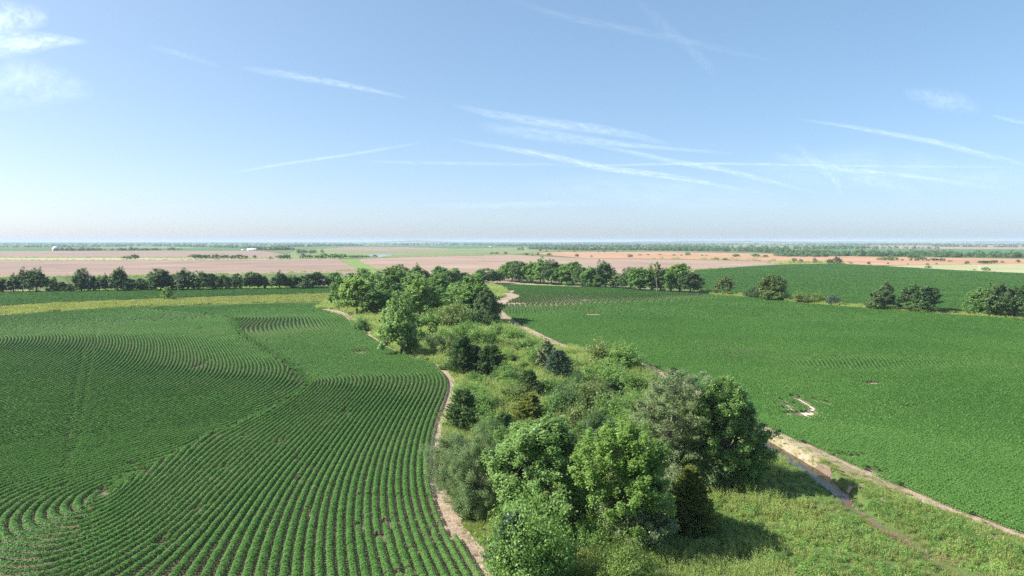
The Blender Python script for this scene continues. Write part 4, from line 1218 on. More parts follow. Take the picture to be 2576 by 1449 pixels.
ORD = ['first', 'second', 'third', 'fourth', 'fifth', 'sixth', 'seventh', 'eighth', 'ninth', 'tenth', 'eleventh', 'twelfth', 'thirteenth', 'fourteenth', 'fifteenth', 'sixteenth', 'seventeenth', 'eighteenth', 'nineteenth', 'twentieth']
def nth(k):
    if k < 20: return ORD[k]
    if k < 29: return 'twenty-' + ORD[k - 20]
    if k == 29: return 'thirtieth'
    if k < 39: return 'thirty-' + ORD[k - 30]
    if k == 39: return 'fortieth'
    return 'forty-' + ORD[k - 40]

# --- front clump of trees
def hero(name, pair, px, yt, yb, w, H0, W0, label, cat, woody='trunk', rz=0.0):
    return place(name, (pair[0], pair[1], H0, W0), px, yt, yb, w, label, cat, 'trees and shrubs of the front clump', None, rz, woody)
hero('cottonwood_tree', broadleaf(101, 8.6, 6.2, 0.141, 375, 229, M_COTTON, base=0.10, lobes=12, lobe_r=0.36, rag=0.45, cl_r=0.05), 1352, 1014, 1318, 222, 8.6, 6.2, 'cottonwood with glossy mid green leaves between the feathery tree and the brighter cottonwood', 'tree')
hero('cottonwood_tree', broadleaf(107, 9.0, 6.4, 0.141, 325, 216, M_COTTON_L, base=0.2, lobes=11, lobe_r=0.38, rag=0.45, cl_r=0.05), 1572, 1050, 1368, 196, 9.0, 6.4, 'bright yellow green cottonwood with open trunk in the middle of the front clump', 'tree')
hero('elm_tree', broadleaf(113, 5.0, 4.4, 0.126, 187, 175, M_GREY, base=0.05, lobes=8, lobe_r=0.42, rag=0.15, cl_r=0.06), 1592, 1185, 1378, 165, 5.0, 4.4, 'grey green small tree growing up in front of the bright cottonwood', 'tree')
hero('willow_tree', broadleaf(119, 8.8, 5.5, 0.126, 312, 202, M_GREY, base=0.06, lobes=11, lobe_r=0.4, asp=0.45, rag=0.45, cl_r=0.05), 1708, 950, 1212, 190, 8.8, 5.5, 'tall silvery grey tree, farther of the two beside the creek', 'tree')
hero('cottonwood_tree', broadleaf(125, 8.8, 5.8, 0.133, 350, 216, M_COTTON, base=0.08, lobes=12, lobe_r=0.38, rag=0.45, cl_r=0.05), 1818, 942, 1218, 168, 8.8, 5.8, 'tall dark cottonwood shading the creek bank', 'tree')
hero('locust_tree', broadleaf(131, 6.2, 5.2, 0.104, 262, 229, M_FEATHER, base=0.03, lobes=10, lobe_r=0.42, asp=0.35, droop=0.6, rag=0.1, cl_r=0.06), 1154, 1076, 1262, 146, 6.2, 5.2, 'dull green feathery tree leaning over the bean field edge', 'tree')
hero('locust_tree', broadleaf(137, 6.2, 5.0, 0.104, 275, 229, M_FEATHER, base=0.03, lobes=10, lobe_r=0.42, asp=0.35, droop=0.6, rag=0.1, cl_r=0.06), 1205, 1072, 1300, 130, 6.2, 5.0, 'dull green feathery tree touching the glossy cottonwood', 'tree')
hero('shrub', shrub(141, 5.0, 4.6, 0.16, 150, 170, M_SHRUB, asp=0.55), 1335, 1262, 1478, 148, 5.0, 4.6, 'rounded dark green shrub at the foot of the glossy cottonwood', 'shrub', 'stems')
hero('cedar_tree', cedar(143, 4.6, 3.4, 0.19, 240, 70, M_CEDAR_B), 1290, 1322, 1480, 105, 4.6, 3.4, 'bluish cedar at the bottom edge beside the bare strip', 'tree')
hero('cedar_tree', cedar(149, 4.6, 3.4, 0.18, 300, 70, M_CEDAR_G, power=0.95), 1736, 1200, 1332, 112, 4.6, 3.0, 'golden tipped cedar standing in deep shade behind the grey tree', 'tree')
hero('willow_shrub', shrub(151, 3.6, 4.0, 0.15, 190, 120, M_SHRUB_L, asp=0.28, spread=1.1, upright=0.6), 1562, 1342, 1495, 158, 3.6, 4.0, 'light green willowy shrub at the bottom edge', 'shrub', 'stems')

BRUSH = lib(shrub, 3, 3.4, 4.0, 0.15, 110, 120, M_SHRUB, seed=160, asp=0.55)
for k, (x, yt, yb, w, m, lab) in enumerate([
    (1292, 1222, 1318, 84, M_SHRUB, 'dark brush under the glossy cottonwood beside the feathery tree'),
    (1440, 1215, 1322, 92, M_FEATHER, 'shaded brush between the glossy and the bright cottonwoods'),
    (1490, 1278, 1376, 78, M_SHRUB, 'green brush at the foot of the bright cottonwood'),
    (1648, 1172, 1290, 84, M_GREY, 'greyish brush between the bright cottonwood and the silvery tree'),
    (1700, 1120, 1226, 92, M_GREY, 'grey brush skirting the silvery tree'),
    (1778, 1105, 1228, 96, M_FEATHER, 'dull green brush under the two creek side trees'),
    (1872, 1110, 1222, 90, M_SHRUB, 'dark brush under the tree shading the creek bank'),
    (1392, 1300, 1388, 74, M_SHRUB, 'low brush right of the rounded front shrub'),
    (1655, 1270, 1368, 66, M_SHRUB, 'shaded brush left of the golden tipped cedar'),
    (1190, 1190, 1300, 80, M_FEATHER, 'dull brush below the feathery trees'),
    (1232, 1120, 1215, 82, M_SHRUB, 'green brush behind the feathery trees'),
    (1470, 1120, 1220, 80, M_SHRUB, 'green brush showing between the two cottonwood crowns'),
]):
    place('brush', BRUSH[k % 3], x, yt, yb, w, lab, 'shrub', 'trees and shrubs of the front clump', m, woody='stems')

# --- clearing: cedars and shrubs
CED = lib(cedar, 4, 4.0, 3.6, 0.22, 230, 52, M_CEDAR, seed=200)
SHR = lib(shrub, 4, 3.2, 3.6, 0.22, 90, 70, M_SHRUB, seed=220)
gC = 'cedars and shrubs of the clearing'
for k, (sp, x, yt, yb, w, m, lab) in enumerate([
    ('c', 1164, 862, 938, 72, M_CEDAR, 'dark cedar at the left of the pair near the wavy field edge'),
    ('c', 1196, 880, 934, 50, M_CEDAR_B, 'greyish cedar wedged between two darker cedars'),
    ('c', 1236, 882, 942, 70, M_CEDAR, 'broad pointed dark cedar casting a shadow on the clearing'),
    ('s', 1126, 853, 896, 50, M_OLIVE, 'olive brown shrub just left of the dark cedar pair'),
    ('c', 1404, 893, 951, 62, M_CEDAR_B, 'blue green pointed cedar in front of the pale sapling'),
    ('c', 1331, 942, 998, 52, M_CEDAR, 'dark spiky cedar alone in the middle of the clearing'),
    ('c', 1166, 1000, 1086, 80, M_CEDAR, 'large dark cedar beside the bare strip of the wavy field'),
    ('c', 1331, 1003, 1064, 78, M_CEDAR_G, 'brownish cedar behind the glossy cottonwood top'),
    ('s', 1436, 962, 1024, 62, M_DARK, 'dark shrub at the left end of the thicket in the clearing'),
    ('s', 1485, 968, 1035, 74, M_OLIVE, 'olive shrub in the middle of the thicket'),
    ('c', 1540, 965, 1017, 66, M_CEDAR, 'spreading black green cedar at the right end of the thicket'),
    ('s', 1541, 1003, 1070, 62, M_SHRUB, 'deep green shrub below the spreading cedar of the thicket'),
    ('s', 1470, 1020, 1070, 62, M_OLIVE, 'olive shrub below the thicket behind the bright cottonwood'),
    ('s', 1222, 1035, 1096, 62, M_SHRUB, 'green shrub right of the large dark cedar'),
    ('c', 1268, 1052, 1112, 58, M_CEDAR, 'small cedar half hidden behind the glossy cottonwood'),
    ('s', 1448, 940, 968, 40, M_CEDAR, 'low dark bush on top of the thicket'),
    ('s', 1176, 965, 1010, 56, M_SHRUB, 'round green shrub touching the orange edge of the bare strip'),
    ('s', 1195, 942, 968, 40, M_SHRUB, 'small dark green bush below the dark cedar pair'),
    ('s', 1350, 866, 921, 44, M_SHRUB, 'dark shrub left of the pale sapling'),
    ('t', 1374, 850, 930, 46, M_GREY, 'pale slender sapling between dark shrub and blue cedar'),
    ('s', 1522, 858, 922, 62, M_OLIVE, 'yellowish half of the twin shrub on the dirt track'),
    ('s', 1566, 872, 930, 66, M_SHRUB, 'greener nearer half of the twin shrub on the dirt track'),
    ('s', 1546, 922, 966, 44, M_SHRUB, 'small round shrub below the twin shrub'),
    ('s', 1293, 826, 862, 44, M_SHRUB, 'round shrub at the lower end of the tree shadows on the track'),
    ('s', 1213, 822, 871, 52, M_SHRUB, 'larger round green shrub below the grove'),
    ('s', 1172, 816, 858, 46, M_SHRUB, 'round green shrub below the grove, left of the larger one'),
    ('t', 1058, 828, 866, 30, M_GROVE, 'small young tree right of the tall front cottonwood'),
    ('t', 1086, 808, 852, 26, M_COTTON_L, 'pale thin sapling below the grove'),
    ('s', 1092, 842, 876, 34, M_DARK, 'dark bush below the pale thin sapling'),
    ('s', 908, 802, 831, 32, M_SHRUB, 'dark round bush by the curved field edge left of the tall cottonwood'),
    ('s', 1440, 903, 932, 32, M_SHRUB, 'low shrub right of the blue cedar'),
    ('c', 1694, 936, 985, 42, M_CEDAR, 'cedar top poking up behind the silvery grey tree'),
    ('s', 1600, 985, 1040, 50, M_SHRUB, 'green shrub between the thicket and the silvery grey tree'),
    ('s', 1250, 1000, 1030, 36, M_SHRUB_L, 'light green bush right of the large dark cedar'),
    ('s', 1395, 1045, 1085, 46, M_OLIVE, 'olive bush peeking above the glossy cottonwood'),
]):
    if sp == 'c':
        place('cedar_tree', CED[k % 4], x, yt, yb, w, lab, 'tree', gC, m)
    elif sp == 's':
        place('shrub', SHR[k % 4], x, yt, yb, w, lab, 'shrub', gC, m, woody='stems')
    else:
        place('sapling', (*broadleaf(300 + k, 4, 2.4, 0.2, 60, 60, m, base=0.05, lobes=7, cl_r=0.07), 4, 2.4), x, yt, yb, w, lab, 'tree', gC)

for k, (x, yt, yb, w, m, lab) in enumerate([
    (1275, 925, 968, 50, M_SHRUB, 'rounded shrub right of the broad pointed cedar'),
    (1300, 965, 1008, 48, M_OLIVE, 'olive shrub left of the spiky lone cedar'),
    (1205, 990, 1040, 58, M_SHRUB, 'full green shrub above the large dark cedar'),
    (1385, 950, 995, 52, M_SHRUB, 'rounded shrub below the blue green cedar'),
    (1395, 1000, 1045, 52, M_SHRUB, 'rounded shrub left of the thicket'),
    (1500, 915, 958, 50, M_SHRUB, 'rounded shrub left of the small one under the twin shrub'),
    (1590, 940, 985, 52, M_SHRUB, 'rounded shrub below the twin shrub toward the silvery tree'),
    (1585, 1030, 1085, 62, M_SHRUB, 'full green shrub behind the bright cottonwood'),
    (1505, 1045, 1100, 60, M_DARK, 'dark shrub just behind the bright cottonwood top'),
    (1285, 1075, 1130, 60, M_SHRUB, 'full shrub behind the glossy cottonwood on its left'),
    (1650, 1000, 1060, 56, M_SHRUB, 'shrub at the left foot of the silvery tree'),
    (1250, 905, 930, 36, M_SHRUB_L, 'light shrub at the foot of the broad pointed cedar'),
    (1030, 850, 885, 36, M_SHRUB, 'shrub touching the tall slender cottonwood'),
    (1135, 822, 862, 48, M_SHRUB, 'rounded shrub at the left of the row below the grove'),
    (1250, 815, 850, 40, M_SHRUB, 'rounded shrub at the right of the row below the grove'),
    (1330, 850, 885, 40, M_SHRUB, 'shrub by the dirt track above the dark shrub'),
    (1430, 990, 1045, 58, M_CEDAR, 'dark cedar like shrub at the lower left of the thicket'),
    (1560, 1000, 1050, 56, M_OLIVE, 'olive shrub right of the thicket'),
]):
    place('shrub', SHR[(k * 3 + 1) % 4], x, yt, yb, w, lab, 'shrub', gC, m, woody='stems')
# --- small bushes among the weeds, alike
_br = np.random.RandomState(12)
clear_px = [(1110, 930), (1290, 905), (1320, 880), (1265, 868), (1245, 850), (1450, 975), (1480, 930), (1512, 948), (1380, 985), (1290, 985), (1225, 985), (1280, 1010), (1420, 915), (1575, 985), (1620, 960), (1130, 880), (1350, 1020), (1240, 965), (1495, 905), (1640, 985), (1150, 850), (1040, 875), (1400, 1010), (1210, 905), (1310, 925), (1560, 945)]
for k, (x, yb) in enumerate(clear_px):
    hh = _br.uniform(14, 24) * (yb - 608) / 330
    place('shrub', SHR[k % 4], x + _br.uniform(-8, 8), yb - hh, yb, hh * _br.uniform(0.9, 1.5), 'small bush rising from the goldenrod in the clearing', 'shrub', 'small bushes among the goldenrod', (M_SHRUB, M_SHRUB_L, M_DARK, M_OLIVE, M_SHRUB)[k % 5], woody='stems')

# --- grove at the far end of the strip
GRV = lib(broadleaf, 6, 10.0, 8.0, 0.36, 190, 72, M_GROVE, base=0.0, lobes=11, lobe_r=0.4, rag=0.22, cl_r=0.058, seed=320)
gG = 'grove trees at the end of the wooded strip'
for k, (x, yt, yb, w, m, lab) in enumerate([
    (861, 704, 776, 56, M_GROVE, 'leftmost tree of the grove beside the yellow strip'),
    (896, 697, 792, 76, M_COTTON_L, 'light green rounded tree at the front left of the grove'),
    (921, 690, 752, 56, M_GROVE, 'grove tree behind the light rounded front left tree'),
    (944, 684, 764, 66, M_COTTON, 'silvery topped tree in the left middle of the grove'),
    (959, 726, 792, 60, M_GROVE, 'small front tree of the grove left of the tall front cottonwood'),
    (994, 676, 757, 74, M_COTTON, 'tall broad tree at the back centre of the grove'),
    (978, 702, 774, 58, M_GROVE, 'middle grove tree above the tall front cottonwood'),
    (1044, 686, 760, 70, M_COTTON, 'bluish green tree at the back right centre of the grove'),
    (1057, 706, 802, 82, M_COTTON_L, 'large bright tree at the front centre of the grove'),
    (1106, 684, 760, 70, M_GROVE, 'tree at the back right of the grove'),
    (1100, 712, 790, 62, M_GROVE, 'shaded grove tree right of the large bright one'),
    (1150, 716, 782, 50, M_GROVE, 'narrow tree left of the biggest right hand grove tree'),
    (1190, 703, 808, 104, M_GROVE, 'biggest rounded tree at the right end of the grove'),
    (1222, 728, 816, 56, M_DARK, 'dark tree at the right edge of the grove over the sandy track'),
    (1009, 740, 890, 74, M_COTTON, 'tall slender cottonwood standing out in front of the grove'),
    (984, 758, 850, 50, M_COTTON, 'companion stem left of the tall slender cottonwood'),
]):
    place('grove_tree', GRV[k % 6], x, yt, yb, w, lab, 'tree', gG, m)
for k, (x, yt, yb, w, lab) in enumerate([(1092, 784, 824, 56, 'wide bush at the foot of the grove centre'), (1139, 772, 824, 70, 'large olive bush at the foot of the biggest grove tree'), (1217, 784, 820, 54, 'dark bush beside the sandy track at the grove foot'), (1175, 795, 826, 44, 'bush between two larger bushes at the grove foot')]):
    place('shrub', SHR[k % 4], x, yt, yb, w, lab, 'shrub', gG, (M_SHRUB, M_OLIVE, M_DARK, M_SHRUB)[k], woody='stems')

# --- hedgerow along the stubble on the west side
HDG = lib(broadleaf, 6, 8.5, 7.0, 0.42, 150, 44, M_DARK, base=0.0, lobes=7, lobe_r=0.38, rag=0.04, cl_r=0.075, seed=360)
def hz(X, Y):            # survey scale of the hedgerow pictures
    return X * 0.25, 578.6 + Y * 0.25
hl = []
for X, Y, Wd in [(-160, 470, 150), (20, 478, 130), (140, 448, 130), (235, 392, 130), (370, 395, 190), (550, 452, 56), (612, 505, 120), (700, 540, 110), (822, 385, 130), (850, 500, 130), (942, 450, 70), (1000, 470, 100), (1065, 450, 100),
               (1190, 385, 150), (1290, 470, 170), (1420, 470, 120), (1540, 470, 100), (1622, 388, 200), (1700, 470, 110), (1790, 482, 120), (1845, 398, 190), (1950, 480, 100), (2042, 420, 150), (2150, 415, 150), (2272, 430, 120), (2380, 430, 100), (2510, 420, 120)]:
    x, y = hz(X, Y)
    hl.append((x, y, Wd * .25))
for X, Y, Wd in [(20, 430, 100), (82, 452, 90), (240, 420, 150), (350, 470, 120), (400, 460, 110), (475, 452, 100), (570, 402, 220), (795, 420, 150), (962, 430, 130), (1085, 385, 150), (1250, 398, 170), (1400, 378, 200), (1620, 352, 150), (1705, 402, 100), (1850, 340, 190), (1992, 362, 140), (2092, 420, 130), (2292, 385, 220), (2425, 402, 110)]:
    x, y = hz(X, Y)
    hl.append((644 + x, y, Wd * .25))
hl.sort()
for k, (x, y, w) in enumerate(hl):
    yb = float(np.interp(x, [0, 640, 860, 1260], [737, 728, 724, 713]))
    place('hedgerow_tree', HDG[(k * 5 + k // 3) % 6], x, y, yb, w * 1.12, 'dark hedgerow tree, %s from the left in the row along the stubble' % nth(k), 'tree', 'dark hedgerow trees along the stubble', M_DARK if k < 34 else M_GROVE)
for k, (X, Y, Wd, lab) in enumerate([(705, 420, 130, 'leafless grey tree rising from the hedgerow beside a low bush'), (905, 420, 90, 'thin leafless tree right of a tall hedgerow tree'), (1790, 395, 110, 'bare branched grey tree by a sparse hedgerow tree')]):
    x, y = hz(X, Y)
    x0, y0, z0, Ht, Wm = spot(x, y, 735, Wd * .25)
    r = empty('dead_tree', (x0, y0, z0), k * 1.3); tag(r, lab, 'tree', 'dead trees of the hedgerow')
    link(bpy.data.objects.new('trunk', bare_tree(400 + k, Ht, Wm)), r)
place('young_tree', (*broadleaf(410, 5, 3.2, 0.3, 60, 40, M_COTTON_L, base=0.04, lobes=7, lobe_r=.36, cl_r=0.07), 5, 3.2), 421, 722, 753, 26, 'single light green young tree on the yellow grass strip', 'tree')

# --- thick tree line behind the large bean field
tl = []
for X, Y, Wd, B in [(-75, 360, 90, 510), (0, 340, 150, 520), (90, 350, 140, 530), (190, 345, 150, 535), (290, 330, 150, 540), (400, 350, 140, 548), (500, 355, 150, 552), (620, 350, 160, 556), (705, 402, 130, 570), (790, 395, 140, 578), (860, 450, 110, 580), (940, 365, 160, 580), (1022, 422, 130, 583),
                  (1070, 462, 100, 588), (1190, 415, 160, 600), (1290, 405, 170, 610), (1400, 410, 170, 612), (1500, 430, 140, 615), (1600, 388, 160, 620), (1690, 376, 190, 622), (1795, 452, 180, 632)]:
    tl.append((1288 + X * .25, 578.6 + Y * .25, 578.6 + B * .25, Wd * .25))
for k, (x, yt, yb, w) in enumerate(tl):
    place('tree', HDG[(k * 5 + 2) % 6], x, yt, yb, w * 1.18, 'dense green tree, %s from the left in the thick line behind the beans' % nth(k), 'tree', 'thick tree line behind the beans', (M_GROVE, M_SHRUB, M_DARK)[(k * 7) % 3] if k != 13 else M_GREY)
sp_ = broadleaf(420, 10, 5.0, 0.5, 34, 36, M_OLIVE, base=0.45, lobes=7, lobe_r=.3, cl_r=0.06)
place('sparse_tree', (*sp_, 10, 5.0), 1652, 657, 735, 30, 'tall sparse tree standing above the thick tree line', 'tree')
# --- separate bushes and trees along the grass strip to the east
for k, (x, yt, yb, w, sp, m, lab) in enumerate([
    (1824, 698, 741, 40, 't', M_OLIVE, 'small rounded tree standing alone just past the thick tree line'),
    (1897, 722, 750, 38, 's', M_DARK, 'low dark bush at the left side of the big olive bush'),
    (1935, 700, 755, 66, 't', M_OLIVE, 'big olive green bushy tree on the grass strip'),
    (1955, 727, 756, 44, 's', M_SHRUB, 'dark green shrub in front of the big olive bushy tree'),
    (2017, 733, 762, 34, 's', M_OLIVE, 'first of two yellowish round bushes on the grass strip'),
    (2054, 738, 763, 30, 's', M_SHRUB_L, 'second yellowish round bush, nearer the small dark bush'),
    (2096, 737, 768, 26, 's', M_CEDAR_B, 'small dark compact bush on the grass strip'),
    (2228, 714, 770, 38, 't', M_FEATHER, 'taller leaning half of the paired trees on the grass strip'),
    (2210, 733, 778, 62, 't', M_FEATHER, 'lower rounded half of the paired trees on the grass strip'),
    (2317, 714, 783, 84, 't', M_DARK, 'large round dark green tree alone on the grass strip'),
    (2461, 722, 792, 76, 't', M_GROVE, 'first of the clustered trees at the right border'),
    (2512, 720, 797, 72, 't', M_FEATHER, 'greyish middle tree of the cluster at the right border'),
    (2566, 724, 803, 70, 't', M_DARK, 'last of the clustered trees, cut by the right border'),
]):
    if sp == 't':
        place('strip_tree', GRV[(k * 5 + 1) % 6], x, yt, yb, w, lab, 'tree', 'trees and bushes on the eastern grass strip', m)
    else:
        place('strip_shrub', SHR[k % 4], x, yt, yb, w, lab, 'shrub', 'trees and bushes on the eastern grass strip', m, woody='stems')

# --- single trees in the farther fields
FAR = lib(broadleaf, 5, 7.0, 7.5, 0.8, 45, 16, M_DARK, base=0.03, lobes=7, lobe_r=0.42, rag=0.1, cl_r=0.07, seed=440)
WIDEN['field_tree'] = 1.25; TALLER['field_tree'] = 1.05
def far_tree(k, x, yt, yb, w, lab, m=None, name='field_tree', cat='tree', group=None):
    place(name, FAR[(k * 3 + 1) % 5], x, yt, yb, w, lab, cat, group, m or M_DARK)
clump = [(492, 638, 651, 26), (518, 640, 650.5, 28), (546, 640, 650.5, 24), (566, 641, 650.5, 20), (584, 642, 651, 16), (601, 638.5, 651, 22)]
for k, (x, yt, yb, w) in enumerate(clump):
    far_tree(k, x, yt, yb, w, 'dark round tree, %s from the left in the clump on the pale grass strip' % nth(k), group='clump on the pale grass strip')
far_tree(1, 620, 642.5, 651, 8, 'tiny dark tree just right of the clump on the pale grass strip')
far_tree(2, 641, 642, 651, 10, 'small dark tree standing between the clump and the pond bushes')
far_tree(3, 339, 640, 652.5, 22, 'dark tree with pale brush at its side on the pale grass strip')
far_tree(4, 318, 645, 652, 20, 'pale green brush left of a dark tree on the grass strip', M_SHRUB_L, 'shrub', 'shrub')
far_tree(5, 707, 640, 652, 20, 'left half of the dark tree pair near the pond', M_DARK)
far_tree(6, 723, 639.5, 652, 20, 'right half of the dark tree pair near the pond', M_DARK)
far_tree(7, 763, 638, 651.5, 14, 'dark upright tree at the near end of the pond bushes')
far_tree(8, 680, 645, 651.5, 6, 'tiny tree left of the dark tree pair near the pond')
for k, (x, yt, yb, w) in enumerate([(752, 624.5, 640, 16), (765, 627, 640, 16), (780, 629, 639, 14), (791, 627.5, 638, 12)]):
    far_tree(k, x, yt, yb, w, 'mid green tree, %s from the left behind the pond bushes' % nth(k), M_GROVE, group='trees behind the pond bushes')
far_tree(2, 809.5, 627, 638, 9, 'single upright tree behind the pond bushes', M_GROVE)
for k, (x, yt, yb, w) in enumerate([(778, 640, 650, 24), (800, 641, 651, 24), (820, 638, 651, 26), (842, 638, 650.5, 26), (864, 639, 650, 26), (886, 641, 650, 26), (906, 641, 649, 24), (922, 642.5, 648.5, 16)]):
    far_tree(k, x, yt, yb, w, 'bushy green tree, %s from the left in the row beside the pond' % nth(k), M_SHRUB if k % 2 else M_GROVE, group='row of bushes beside the pond')
far_tree(3, 943, 642, 647, 12, 'low bush at the near shore of the pond', M_GROVE, 'shrub', 'shrub')
dots = [(1305, 624, 631, 7), (1316, 626, 630, 5), (1324, 637, 643, 8), (1339, 640, 644, 4), (1353, 637, 643, 6), (1381, 637, 645, 9), (1359, 628, 632, 6), (1375, 629, 634, 4), (1406, 631, 634, 4), (1445, 631, 634.5, 6), (1451, 640, 647, 9), (1488, 643, 646.5, 5), (1505, 632, 635, 4),
        (1521, 631, 635, 6), (1585, 641, 648, 13), (1610, 640, 642.5, 8), (1630, 639.5, 642, 6), (1696, 640.5, 643, 7), (1731, 636, 643, 12), (1766, 641, 644, 5), (1853, 640.5, 646, 16), (1900, 639, 647.5, 20), (1926, 642, 648, 12), (1237, 634.5, 640, 9), (1250, 635, 640, 9), (1272, 635, 640, 8), (1552, 632, 635, 5),
        (1660, 639.5, 641.5, 8), (1714, 641, 643.5, 5), (1777, 642, 644, 5), (1800, 649, 653.5, 10), (1824, 650, 654.5, 10)]
dots.sort()
for k, (x, yt, yb, w) in enumerate(dots):
    far_tree(k, x, yt, yb, w, 'small round bush, %s from the left beyond the thick tree line' % nth(k), M_DARK if k % 3 else M_GROVE, 'shrub', 'shrub', 'bushes dotting the far fields')
far_tree(0, 2086, 650, 664.5, 16, 'left smaller tree of the pair on the crest of the far beans')
far_tree(3, 2105, 646, 664.5, 24, 'right bigger tree of the pair on the crest of the far beans')
for k, (x, yt, yb, w, lab) in enumerate([(1997, 650, 662, 10, 'thin grey bush at the left of the bean field crest'), (2014, 653, 662, 9, 'grey bush second on the bean field crest'), (2050, 651, 662, 9, 'grey bush nearest the tree pair on the crest')]):
    far_tree(k, x, yt, yb, w, lab, M_GREY, 'shrub', 'shrub')
rb = [(2186, 659, 666, 7), (2141, 660, 664, 6), (2234, 661, 665, 5), (2240, 647, 655, 28), (2225, 649, 655, 24), (2294, 641, 652, 22), (2308, 643, 652, 20), (2320, 648, 656, 16), (2270, 652, 656, 6), (2290, 652, 656, 6), (2307, 651, 656.5, 9), (2335, 653, 656.5, 6), (2350, 650, 657, 14), (2366, 651, 657, 16), (2390, 655.5, 658, 10),
      (2334, 663, 667, 7), (2336, 669.5, 674.5, 13), (2356, 662, 666, 5), (2433, 658, 665, 9), (2471, 656.5, 664, 16), (2484, 657, 664, 12), (2494, 656, 663, 10), (2503, 655, 663, 10), (2521, 657, 662, 7), (2561, 655, 661, 9), (2478, 674, 681.5, 16), (2451, 677, 680, 5), (2284, 663, 666, 4)]
rb.sort()
for k, (x, yt, yb, w) in enumerate(rb):
    far_tree(k, x, yt, yb, w, 'small bush, %s from the left of those around the pale hay field' % nth(k), M_DARK if k % 2 else M_GROVE, 'shrub', 'shrub', 'bushes around the pale hay field')

# --- distant woods that read as one mass
def blobtree(seed, n=26, leaf=2.6):
    rng = np.random.RandomState(seed)
    d = unit(rng.randn(n, 3)); d[:, 2] = np.abs(d[:, 2])
    p = d * np.array([4.2, 4.2, 6.5]) * rng.uniform(0.6, 1.0, (n, 1)) + [0, 0, 1.0]
    s = Soup()
    s.add(leaves(p, d + 0.35 * rng.randn(n, 3), leaf * rng.uniform(.8, 1.4, n), 0.85, rng), np.clip(0.4 + .25 * rng.randn(n), 0, 1))
    return s.mesh('far_tree', M_DARK)
WOOD = source('farwood', [blobtree(k) for k in range(6)])
WOODL = source('nearwood', [blobtree(20 + k, 150, 1.25) for k in range(5)])
def belt(name, label, px, n, size, wid, coll=WOOD, nv=6, gaps=0.0):
    rng = np.random.RandomState(int(abs(px[0][0]) * 7 + px[0][1] * 13) % 9999)
    l = GL(px)
    seg = np.hypot(*np.diff(l, axis=0).T); cum = np.concatenate([[0], np.cumsum(seg)])
    u = rng.rand(n) * cum[-1]
    P = np.column_stack([np.interp(u, cum, l[:, 0]), np.interp(u, cum, l[:, 1])])
    if gaps:
        P = P[vnoise(np.column_stack([u * 3.1, u * 0 + 7]), cum[-1] / 14) > gaps]
    P = P + rng.randn(len(P), 2) * [wid * 0.4 * S, wid * S]
    m = np.abs(P[:, 0]) < P[:, 1] * 0.85
    P = P[m]; k = len(P)
    s = S * rng.uniform(*size, k)
    o = scatter_obj(name, np.column_stack([P, np.zeros(k)]), np.column_stack([np.zeros(k), np.zeros(k), rng.rand(k) * 6.28]), np.column_stack([s * rng.uniform(.9, 1.5, k), s * rng.uniform(.9, 1.5, k), s * rng.uniform(.7, 1.1, k)]), rng.choice(nv, k), coll)
    tag(o, label, 'woods', kind='stuff')
belt('tree_belt', 'row of small trees behind the white dome', [(125, 631), (300, 630.5), (470, 629)], 110, (.5, 1.1), 6, WOODL, 5, 0.32)
belt('tree_belt', 'broken belt of trees beyond the dome farm', [(-200, 621), (130, 622), (420, 619.5), (640, 624), (760, 622)], 420, (.7, 1.2), 40, WOOD, 6, 0.3)
belt('tree_belt', 'dark windbreak left of the pond trees', [(640, 629), (690, 629.5), (752, 629)], 60, (.8, 1.2), 10, WOODL, 5)
belt('tree_belt', 'dark straight windbreak below the blue knoll', [(690, 622), (800, 620), (905, 618.5)], 150, (.9, 1.2), 30)
belt('tree_belt', 'long green wooded creek line beyond the reddish fallow', [(1340, 627), (1480, 629.5), (1620, 630), (1760, 632), (1900, 633), (1960, 636)], 520, (.7, 1.2), 30, WOODL, 5, 0.12)
belt('tree_belt', 'brushy green creek line in front of the teal crop field', [(1950, 637), (2030, 641), (2110, 644), (2200, 644.5), (2300, 643), (2390, 647), (2480, 647), (2700, 650)], 420, (.5, 1.15), 16, WOODL, 5, 0.1)
belt('tree_belt', 'lower brush along the nearer side of the creek line', [(1960, 645), (2040, 646), (2110, 645)], 50, (.4, .8), 6, WOODL, 5)
belt('tree_belt', 'blue green woods along the middle distance', [(1250, 619), (1450, 621), (1650, 622), (1800, 625), (1950, 626), (2040, 626.5), (2160, 624)], 700, (.8, 1.3), 60, WOOD, 6, 0.1)
belt('tree_belt', 'tree clusters on the pink far stubble', [(2170, 625), (2330, 626), (2400, 626)], 60, (.6, 1.1), 14, WOOD, 6, 0.35)
belt('tree_belt', 'dark shelterbelt on the pink far stubble', [(2330, 620), (2450, 621.5)], 60, (.9, 1.2), 20)
belt('tree_belt', 'dark shelterbelt at the far right of the pink stubble', [(2475, 622), (2560, 622), (2800, 622)], 90, (.9, 1.3), 20, WOOD, 6, 0.2)
for k, yy in enumerate([(617, 617.5), (614.5, 615), (612.8, 613), (611.6, 611.6), (610.8, 610.8)]):
    belt('distant_woods', 'blue band of distant woods, %s below the skyline' % nth(4 - k), [(-500, yy[0]), (600, yy[1]), (1300, yy[0]), (2000, yy[1]), (3100, yy[0])], [900, 1300, 1500, 1500, 1400][k], (.9, 1.5 + .15 * k), 90 + 160 * k, WOOD, 6, 0.2 if k < 4 else 0.1)

